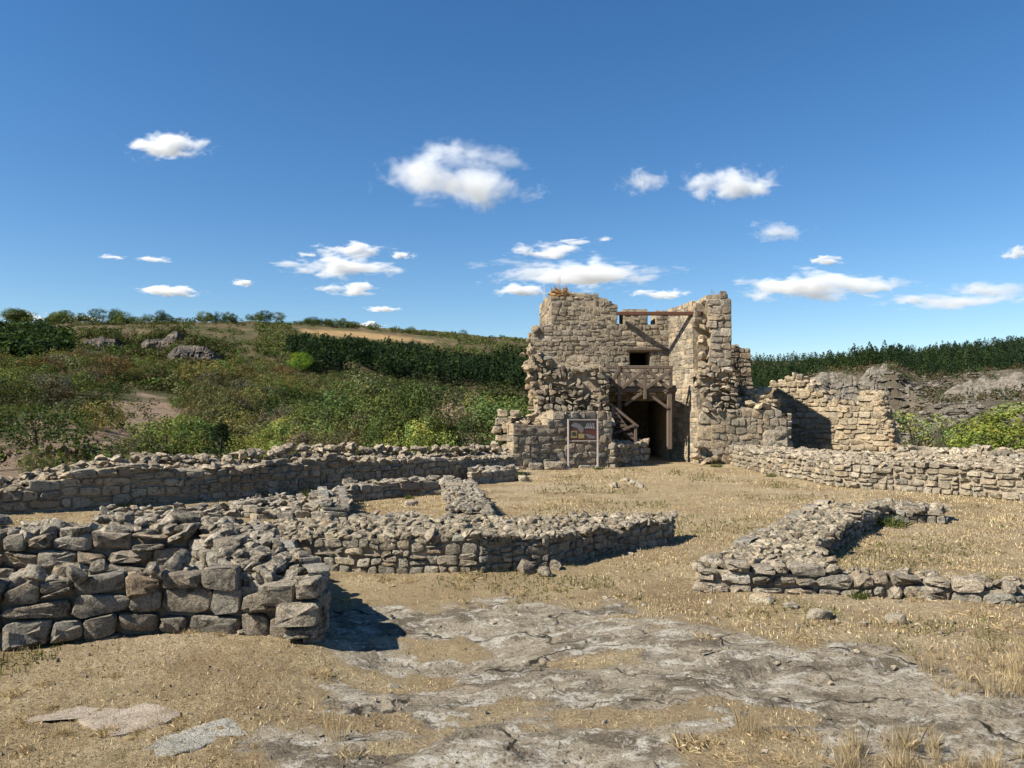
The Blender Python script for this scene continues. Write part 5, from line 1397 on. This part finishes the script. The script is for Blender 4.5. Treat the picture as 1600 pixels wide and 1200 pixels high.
# broken rock lying over the right-hand slope
rg = np.random.default_rng(820); Vs, Ts, n = [], [], 0
for i in range(1500):
    px, py = rg.uniform(1180, 1690), rg.uniform(585, 705)
    if px < 1440 and rg.random() < .45: continue
    q = march(px, py)
    if q is None or q[3] < 110 or q[3] > 480: continue
    x, y, z, r = q
    v, t = LIB_SMALL[int(rg.integers(12))]
    s_ = np.array([rg.uniform(1.2, 4.2), rg.uniform(1, 2.5), rg.uniform(.5, 1.5)]) * rg.uniform(.5, 1.25)
    v = v * s_; th = rg.normal() * .5; v = np.c_[v[:, 0] * math.cos(th) - v[:, 1] * math.sin(th), v[:, 0] * math.sin(th) + v[:, 1] * math.cos(th), v[:, 2]]
    Vs.append(v + np.array([x, y, z + s_[2] * .15])); Ts.append(t + n); n += len(v)
tag(link('scree', np_mesh('scree', np.concatenate(Vs), np.concatenate(Ts), M['cliff_pale'], True, None, R(30))), 'broken grey rock lying over the slope on the right', kind='stuff')
# ------------------------------------------------------------------ loose stones, slabs, tufts, grass
def slab_rock(px_pts, hgt, mat, label, seed, name='flat_rock'):
    P = np.array([gp(*p) for p in px_pts]); c = P.mean(0); rg = np.random.default_rng(seed)
    n = 48; th = np.linspace(0, 2 * math.pi, n, endpoint=False)
    # outline resampled by arc length
    Pc = np.r_[P, P[:1]]; sl = np.r_[0, np.cumsum(np.hypot(*np.diff(Pc, axis=0).T))]
    q = np.linspace(0, sl[-1], n, endpoint=False)
    O_ = np.c_[np.interp(q, sl, Pc[:, 0]), np.interp(q, sl, Pc[:, 1])]
    O_ += (np.c_[fbm(O_[:, 0] * 6, O_[:, 1] * 6, 3, seed), fbm(O_[:, 0] * 6 + 9, O_[:, 1] * 6, 3, seed)] - .5) * .22
    rings = [(1.02, -0.06), (1.0, 0.35), (0.96, 0.8), (0.85, 1.0), (0.7, 1.05), (0.5, 1.0), (0.3, 1.05), (0.12, 1.0)]
    V = []
    for k, (s, f) in enumerate(rings):
        q_ = c + (O_ - c) * s
        z = ground_h(q_[:, 0], q_[:, 1], False) + (hgt * f * (0.75 + 0.6 * fbm(q_[:, 0] * 5, q_[:, 1] * 5, 4, seed + 3)) if f > 0 else f)
        V.append(np.c_[q_, z])
    V = np.concatenate(V + [[[*c, float(ground_h(c[:1], c[1:], False)[0]) + hgt]]])
    Q = np.array([[k * n + i, k * n + (i + 1) % n, (k + 1) * n + (i + 1) % n, (k + 1) * n + i] for k in range(len(rings) - 1) for i in range(n)])
    b = (len(rings) - 1) * n
    T = np.array([[b + i, b + (i + 1) % n, len(V) - 1] for i in range(n)])
    L = np.array([c[0], c[1], 0.0])
    return tag(link(name, np_mesh(name, V - L, [Q, T], M[mat], True, None, R(50)), None, tuple(L)), label, 'rock')
M['pink_rock'] = stone_material('bare_pink_rock', (0.56, 0.47, 0.365), (0.40, 0.32, 0.24), (0.14, 0.115, 0.09), 2.2, 0.60)
M['grey_rock'] = stone_material('lichen_grey_rock', (0.54, 0.51, 0.43), (0.37, 0.35, 0.29), (0.10, 0.095, 0.08), 1.6, 0.58)
slab_rock([(38, 1130), (70, 1118), (130, 1110), (190, 1108), (228, 1105), (252, 1114), (272, 1123), (240, 1132), (200, 1140), (165, 1141), (130, 1130), (80, 1127)], 0.010, 'pink_rock', 'flat pinkish bare rock in the grass at the lower left', 901)
slab_rock([(213, 1164), (250, 1150), (290, 1138), (330, 1127), (390, 1130), (400, 1142), (370, 1152), (320, 1165), (280, 1174), (240, 1172)], 0.009, 'grey_rock', 'flat grey lichened rock in the grass, right of the pinkish one', 902)

def loose(px, py, wpx, hpx, label=None, group=None, i=0, color=(1.15, 1.1, 1.0), mat='stone', lib=LIB_BIG):
    x, y = gp(px, py); s = wpx / F * y; h = hpx / F * y * 1.25
    z = tz(x, y)
    o = link('stone', lib_mesh(lib, i % 12, M[mat]), None, (x, y, z + h * 0.16), color)
    o.scale = (s, s * 0.8, h); o.rotation_euler = (random.gauss(0, .12), random.gauss(0, .12), random.uniform(0, 6.28))
    return tag(o, label, 'stone', group)
NAMED = [
    (958, 762, 16, 12, 'small pale stone on the grass before the tower, left of the short stone row'),
    (978, 753, 15, 8, 'left end stone of the short row on the grass before the tower'),
    (988, 757, 14, 8, 'middle stone of the short row on the grass before the tower'),
    (1000, 762, 18, 10, 'right end stone of the short row on the grass before the tower'),
    (820, 752, 22, 12, 'stone at the foot of the tower corner beside a dark hollow'),
    (1190, 940, 44, 14, 'whitish flat stone in the weeds before the angled low wall'),
    (1235, 950, 30, 10, 'small whitish stone beside the flat stone before the angled low wall'),
    (1280, 966, 44, 20, 'squared pale stone lying alone before the angled low wall'),
    (1398, 972, 36, 18, 'grey stone in the weeds right of the squared pale stone'),
    (1350, 976, 15, 9, 'little stone between the squared pale stone and the grey stone'),
    (1112, 922, 20, 12, 'white fist-sized stone at the left tip of the angled low wall'),
    (640, 788, 26, 10, 'flat white stone on the grass inside the small chamber'),
    (614, 1046, 20, 6, 'small white stone in the turf at the edge of the bedrock'),
    (376, 1003, 14, 8, 'pale little stone at the foot of the nearest wall'),
    (985, 867, 14, 5, 'white stone lying by the shaded front of the middle wall'),
]
for i, (px, py, a, b, lb) in enumerate(NAMED): loose(px, py, a, b, lb, None, i * 5 + 2, (1.35, 1.3, 1.2), 'stone')
for i in range(110):
    px, py = random.uniform(480, 1600), random.uniform(905, 1190)
    if random.random() < 0.5: px, py = random.uniform(1090, 1600), random.uniform(925, 1040)
    loose(px, py, random.uniform(5, 13), random.uniform(3, 7), 'small loose stone lying on the ground, one of many alike', 'small loose stones on the ground', i, random.choice([(1.3, 1.25, 1.15), (0.9, .88, .84), (1.5, 1.45, 1.35)]), 'stone', LIB_SMALL)

def scatter_ground(N, r0, r1, seed, amax=40):
    rg = np.random.default_rng(seed)
    r = np.exp(rg.uniform(math.log(r0), math.log(r1), N)); a = rg.uniform(-R(amax), R(amax), N)
    return rg, r * np.sin(a), r * np.cos(a), r
# gravel and crumbs
rg, x, y, r = scatter_ground(9000, 2.3, 14, 911)
m = rock_mask(x, y); k = rg.random(len(x)) < np.where(m > .5, 0.55, 0.35)
x, y, r = x[k], y[k], r[k]; z = ground_h(x, y)
n = len(x); s = rg.uniform(0.004, 0.013, n) * (0.6 + r / 8)
base = np.array([(1, 0, 0), (-.5, .87, 0), (-.5, -.87, 0), (0, 0, .9)])
th = rg.uniform(0, 6.28, n); ct, st_ = np.cos(th), np.sin(th)
B = base[None] * (1 + rg.normal(size=(n, 4, 1)) * .25) * s[:, None, None]
V = np.stack([B[..., 0] * ct[:, None] - B[..., 1] * st_[:, None], B[..., 0] * st_[:, None] + B[..., 1] * ct[:, None], B[..., 2]], -1) + np.stack([x, y, z], -1)[:, None]
T = (np.array([[0, 1, 3], [1, 2, 3], [2, 0, 3]])[None] + np.arange(n)[:, None, None] * 4).reshape(-1, 3)
tag(link('gravel', np_mesh('gravel', V.reshape(-1, 3), T, M['stone'], False), None, (0, 0, 0), (1.1, 1.05, 1.0)), 'small gravel and crumbs of stone on the ground', kind='stuff')

def in_walls(x, y): return np.zeros(len(x), bool)
def blades(x, y, z, r, L, W, rg, lean=0.9, pal=None, bend=0.35):
    n = len(x); a = rg.uniform(0, 6.28, n); ln = L * rg.uniform(0.5, 1.4, n); tl = np.abs(rg.normal(size=n)) * lean
    dx, dy = np.cos(a) * np.sin(np.minimum(tl, 1.45)), np.sin(a) * np.sin(np.minimum(tl, 1.45)); dz = np.cos(np.minimum(tl, 1.45))
    px, py = -np.sin(a), np.cos(a); w = W / 2
    p0 = np.stack([x, y, z], -1); d = np.stack([dx, dy, dz], -1); sd = np.stack([px, py, 0 * px], -1) * w[:, None]
    mid = p0 + d * (ln * .55)[:, None]; tip = p0 + d * ln[:, None]; tip[:, 2] -= ln * bend * np.minimum(tl, 1)
    V = np.stack([p0 - sd, p0 + sd, mid + sd * .7, tip, mid - sd * .7], 1).reshape(-1, 3)
    F_ = np.arange(n)[:, None] * 5 + np.arange(5)[None]
    c = pal[rg.integers(0, len(pal), n)] * (1 + rg.normal(size=(n, 1)) * .18)
    return V, F_, np.repeat(np.clip(c, .01, 1), 5, 0)
STRAW = np.array([(0.56, 0.445, 0.255), (0.65, 0.53, 0.33), (0.46, 0.35, 0.205), (0.36, 0.27, 0.16), (0.52, 0.435, 0.295), (0.26, 0.19, 0.115), (0.30, 0.225, 0.13)])
rg, x, y, r = scatter_ground(420000, 2.2, 24, 921)
m = rock_mask(x, y) + (fbm(x * 3, y * 3, 3, 81) - .5) * .5
dens = 0.3 + 0.7 * sst(0.40, 0.6, fbm(x * 1.2, y * 1.2, 4, 83))
dens = dens * (1 - .5 * path_mask(x, y)) * (0.25 + .75 * sst(.38, .55, fbm(x * .35, y * .35, 3, 89)))
k = (m < .35) & (rg.random(len(x)) < dens)
x, y, r = x[k], y[k], r[k]; z = ground_h(x, y)
V, F_, c = blades(x, y, z - .003, r, (0.022 + 0.0017 * r) * (0.7 + 0.6 * fbm(x * .9, y * .9, 3, 85)), 0.0022 + 0.00055 * r, rg, 1.05, STRAW)
tag(link('grass', np_mesh('grass', V, F_, M['straw'], False, {'tint': c}), None, (0, 0, 0), (1, 1, 1)), 'short dry straw-coloured grass on the plateau', kind='stuff')
# low green ground cover in patches
rg, x, y, r = scatter_ground(60000, 5.6, 26, 925)
m = rock_mask(x, y); g_ = fbm(x * .8 + 5, y * .8, 4, 87)
k = (m < .3) & (g_ > .62)
x, y, r = x[k], y[k], r[k]; z = ground_h(x, y)
V, F_, c = blades(x, y, z, r, 0.03 + 0.003 * r, 0.004 + .0006 * r, rg, 1.0, np.array([(0.13, 0.135, 0.05), (0.19, 0.175, 0.075), (0.10, 0.10, 0.04)]))
tag(link('green_grass', np_mesh('green_grass', V, F_, M['straw'], False, {'tint': c}), None, (0, 0, 0), (1, 1, 1)), 'sparse green grass between the dry straw', kind='stuff')

# tall dry tufts, a thing each
def tuft_mesh(seed, n=90, pal=STRAW, spread=.35, W=.010, lean=.28):
    rg = np.random.default_rng(seed)
    a = rg.uniform(0, 6.28, n); q = np.sqrt(rg.random(n)) * spread
    V, F_, c = blades(np.cos(a) * q, np.sin(a) * q, np.zeros(n) - .02, np.ones(n), np.full(n, .72), np.full(n, W), rg, lean, pal, .25)
    return np_mesh('dry_tuft', V, F_, M['straw'], False, {'tint': c})
TUFT = [tuft_mesh(930 + i, 75, STRAW * .8) for i in range(4)]
LOWT = [tuft_mesh(940 + i, 130, STRAW, .8, .016, .7) for i in range(3)]
WEED = [tuft_mesh(950 + i, 120, np.array([(0.055, 0.085, 0.022), (0.09, 0.11, 0.03), (0.12, 0.12, 0.04)]), .7, .05, .7) for i in range(3)]
def tuft(px, py, hpx, lib, label, group=None, name='dry_grass_tuft', wide=1.0, cat='grass tuft', z=None):
    x, y = gp(px, py, 0 if z is None else z); zz = tz(x, y) if z is None else z
    h = hpx / F * y
    o = link(name, random.choice(lib), None, (x, y, zz), (1, 1, 1)); o.scale = (h * wide, h * wide, h); o.rotation_euler = (0, 0, random.uniform(0, 6.28))
    return tag(o, label, cat, group)
tuft(524, 1150, 82, TUFT, 'tall straw tuft at the left edge of the bedrock', wide=.55)
tuft(1168, 1150, 66, TUFT, 'tall straw tuft at the top of the reddish patch in the bedrock', wide=.75)
tuft(1070, 1165, 34, LOWT, 'low straw tuft at the left corner of the reddish patch')
tuft(545, 1175, 26, LOWT, 'low spreading straw tuft just below the tall tuft at the bedrock edge')
tuft(1560, 1090, 62, TUFT, 'straw tuft at the right edge above the bedrock', wide=.9)
for i in range(24): tuft(random.uniform(1310, 1610), random.uniform(1168, 1225), random.uniform(30, 62), TUFT, 'tall dry grass tuft at the lower right corner, one of many alike', 'tufts at the lower right corner', wide=random.uniform(.5, 1))
for i in range(26): tuft(random.uniform(1440, 1620), random.uniform(1015, 1092), random.uniform(22, 46), TUFT, 'dry grass tuft on the bank at the right edge, one of many alike', 'tufts on the right bank', wide=random.uniform(.6, 1.1))
for i in range(60):
    px, py = random.choice([(random.uniform(1050, 1290), random.uniform(1150, 1215)), (random.uniform(0, 520), random.uniform(1010, 1200)), (random.uniform(1100, 1600), random.uniform(930, 1010)), (random.uniform(280, 480), random.uniform(985, 1010)), (random.uniform(500, 900), random.uniform(905, 950))])
    tuft(px, py, random.uniform(8, 20), LOWT, 'low dry grass tuft, one of many alike', 'low dry grass tufts', wide=random.uniform(.8, 1.6))
for i in range(30):
    t_ = random.uniform(0, 6.28); k_ = random.choice([(150, 1126, 120, 20), (305, 1152, 98, 26)])
    tuft(k_[0] + math.cos(t_) * k_[2], k_[1] + math.sin(t_) * k_[3], random.uniform(6, 13), LOWT, 'small dry tuft growing round the flat rocks at the lower left, one of many alike', 'tufts round the flat rocks', wide=random.uniform(.8, 1.6))
for px, py, h, lb in [(1247, 921, 16, 'green weed at the foot of the angled low wall, near its corner'), (1338, 930, 18, 'green weed against the middle of the angled low wall'), (1392, 823, 24, 'green weed at the far end of the angled wall in its shade'),
                      (200, 794, 14, 'dark green weed at the foot of the long wall'), (480, 776, 16, 'green weed on the tumbled stepped base'), (496, 752, 18, 'green plant rooted in the face of the long wall'),
                      (545, 758, 12, 'green weed in the corner of the small chamber'), (690, 770, 14, 'green weed by the slanting wall inside the chamber'), (935, 734, 8, 'green weed at the right post of the information board'),
                      (1120, 730, 9, 'green grass clump by the tower foot'), (1205, 745, 8, 'green grass clump at the foot of the right coursed wall'), (1530, 770, 14, 'green weed growing from the right coursed wall'),
                      (805, 747, 18, 'dark green weed in the hollow at the tower corner'), (640, 780, 8, 'green grass clump on the chamber floor')]:
    tuft(px, py, h, WEED, lb, None, 'weed', 1.3, 'weed')
# dry growth on the ruins
def topw(px, py, Y, h, lib, label, wide=1.0, name='dry_weed', cat='weed', color=(1, 1, 1)):
    x, y, z = at(px, py, Y); o = link(name, random.choice(lib), None, (x, y, z - .02), color); o.scale = (h * wide, h * wide, h); o.rotation_euler = (0, 0, random.uniform(0, 6.28))
    return tag(o, label, cat)
topw(876, 460, 25.5, .5, LOWT, 'brown dry grass on the top left corner of the tower', .8, color=(.8, .6, .45))
topw(873, 456, 25.4, 1.0, [tuft_mesh(961, 9, STRAW, .15, .022, .2)], 'thin tall dry stalks on the top left corner of the tower', .5)
topw(852, 468, 26.5, .8, [tuft_mesh(962, 5, STRAW, .2, .02, .15)], 'few faint stalks at the outer left top of the tower', .5)
topw(1112, 460, 26.2, .45, [tuft_mesh(963, 5, STRAW * .5, .3, .03, .4)], 'tiny dry sprigs on top of the right tower stump', 1.0)
for (px, py, Y, h, c, lb, wd) in [(1180, 641, 26.2, .62, 'grey', 'brown brushwood on top of the rubble stump, left clump', 1.5), (1203, 642, 26.2, .6, 'brown', 'brown brushwood on top of the rubble stump, right clump', 1.3),
                                  (1214, 641, 26.0, .5, 'olive', 'yellowish sprig on the rubble stump next to the broken wall', 1.0), (1160, 618, 26.3, .95, 'grey', 'dry creeper beside the right tower stump', .8), (1151, 577, 26.6, .8, 'brown', 'dry sprigs high against the right tower stump', .8)]:
    x, y, z = at(px, py, Y); plant('bare', x, y, z, h, tuple(np.array(GREEN[c]) * 1.6), lb, 'brush', None, wd, 'dry_brush')

# ------------------------------------------------------------------ clouds: bodies of scattering vapour high above
ct_ = NT('cloud_vapour')
g_ = ct_.n('TexCoord').outputs['Object']; oi = ct_.n('ObjectInfo')
off = ct_.n('VectorMath', operation='ADD'); ct_.set(off.inputs[0], g_)
cmb = ct_.n('CombineXYZ'); 
for k in range(3): ct_.set(cmb.inputs[k], ct_.math('MULTIPLY', oi.outputs['Random'], (37.0, 53.0, 71.0)[k]))
ct_.set(off.inputs[1], cmb.outputs[0])
sep = ct_.n('SeparateXYZ', ins={0: g_})
# ellipsoid falloff with a flatter base, torn by noise
zz = ct_.math('MULTIPLY', sep.outputs[2], ct_.math('ADD', 1.0, ct_.math('MULTIPLY', ct_.math('LESS_THAN', sep.outputs[2], 0.0), 0.55)))
d2 = ct_.math('ADD', ct_.math('ADD', ct_.math('POWER', sep.outputs[0], 2.0), ct_.math('POWER', sep.outputs[1], 2.0)), ct_.math('POWER', zz, 2.0))
sc_ = ct_.n('VectorMath', operation='MULTIPLY'); ct_.set(sc_.inputs[0], off.outputs[0]); sc_.inputs[1].default_value = (1.25, 1.25, 0.75)
nz_ = ct_.noise(sc_.outputs[0], 1.5, 7, 0.62, 0.3)
val = ct_.math('ADD', ct_.math('SUBTRACT', 0.62, ct_.math('POWER', d2, 0.5)), ct_.math('MULTIPLY', ct_.math('SUBTRACT', nz_, 0.5), 3.5))
dn = ct_.math('MULTIPLY', val, 1.2, clamp=True)
pv = ct_.n('VolumePrincipled', ins={'Color': (0.972, 0.981, 0.993), 'Anisotropy': 0.1})
ct_.set(pv.inputs['Density'], ct_.math('MULTIPLY', dn, oi.outputs['Alpha']))
ct_.t.links.new(pv.outputs[0], ct_.out.inputs['Volume'])
M['cloud'] = ct_.m
bm = bmesh.new(); bmesh.ops.create_icosphere(bm, subdivisions=3, radius=1.45)
cme = bpy.data.meshes.new('cloud'); bm.to_mesh(cme); bm.free(); cme.materials.append(M['cloud'])
CL = [(262, 231, 130, 42, 'slim white cloud alone at the upper left'), (715, 287, 225, 95, 'largest white cloud, puffy, high in the middle of the sky'), (1005, 285, 75, 42, 'small wispy cloud left of the twin cloud high on the right'),
      (1143, 292, 140, 58, 'white puffy cloud high above the right of the tower'), (1218, 364, 95, 30, 'small streaky cloud below the puffy cloud on the right'), (1290, 408, 55, 14, 'tiny flat cloud above the long cloud on the right'),
      (1280, 450, 230, 45, 'long flat cloud right of the tower top'), (1500, 472, 200, 30, 'thin long cloud low at the right edge'), (1545, 455, 130, 32, 'flat cloud at the right edge above the thin long one'),
      (905, 432, 265, 42, 'long flat cloud right behind the tower top'), (855, 395, 110, 26, 'small flat cloud above the long one behind the tower'), (815, 455, 90, 24, 'small white cloud touching the top left of the tower'),
      (1030, 462, 85, 20, 'flat little cloud over the tower gap'), (535, 420, 170, 36, 'biggest flat cloud of the left middle stack'), (553, 393, 105, 24, 'upper flat cloud of the left middle stack'),
      (630, 400, 40, 12, 'tiny cloud at the right of the left middle stack'), (480, 398, 36, 9, 'faint tiny cloud at the left of the left middle stack'), (545, 453, 90, 22, 'lowest flat cloud of the left middle stack'),
      (596, 484, 50, 10, 'small flat cloud low between the ridge and the middle stack'), (266, 456, 95, 20, 'flat cloud low above the left ridge'), (380, 443, 40, 11, 'tiny cloud between the left flat cloud and the middle stack'),
      (240, 406, 55, 9, 'faint thin cloud on the left above the flat cloud'), (578, 508, 44, 13, 'little cloud just above the stubble field'), (38, 495, 60, 18, 'cloud behind the ridge trees at the left edge'),
      (130, 499, 52, 14, 'cloud behind the ridge trees, right of the left edge cloud'), (1592, 397, 46, 22, 'white cloud cut by the right edge'), (175, 402, 40, 7, 'faintest tiny streak left of the thin cloud on the left'), (700, 528, 60, 9, 'low sliver of cloud at the ridge between the field and the tower'), (945, 374, 34, 8, 'tiny faint wisp above the right half of the tower'), (1420, 470, 60, 14, 'small thin cloud between the long cloud and the right edge clouds'), (900, 378, 70, 8, 'very thin faint cloud streak above the tower')]
for (cx, cy, w_, h_, lb) in CL:
    dx, dy, dz = ray(cx, cy)
    Y_ = min(9000.0, 900.0 / (dz / dy)); p_ = at(cx, cy, Y_)
    sx = w_ / F * Y_ / 2 * 1.22; sz = h_ / F * Y_ / 2 * 1.22
    o = link('cloud', cme, None, p_, (1, 1, 1))
    o.scale = (sx, max(sz * 1.6, sx * 0.6), sz)
    thin = 0.35 if ('faint' in lb or 'wispy' in lb or 'thin' in lb or 'streaky' in lb) else 1.0
    o.color = (1, 1, 1, thin * 4.2 / max(sz, 1))
    tag(o, lb, 'cloud')
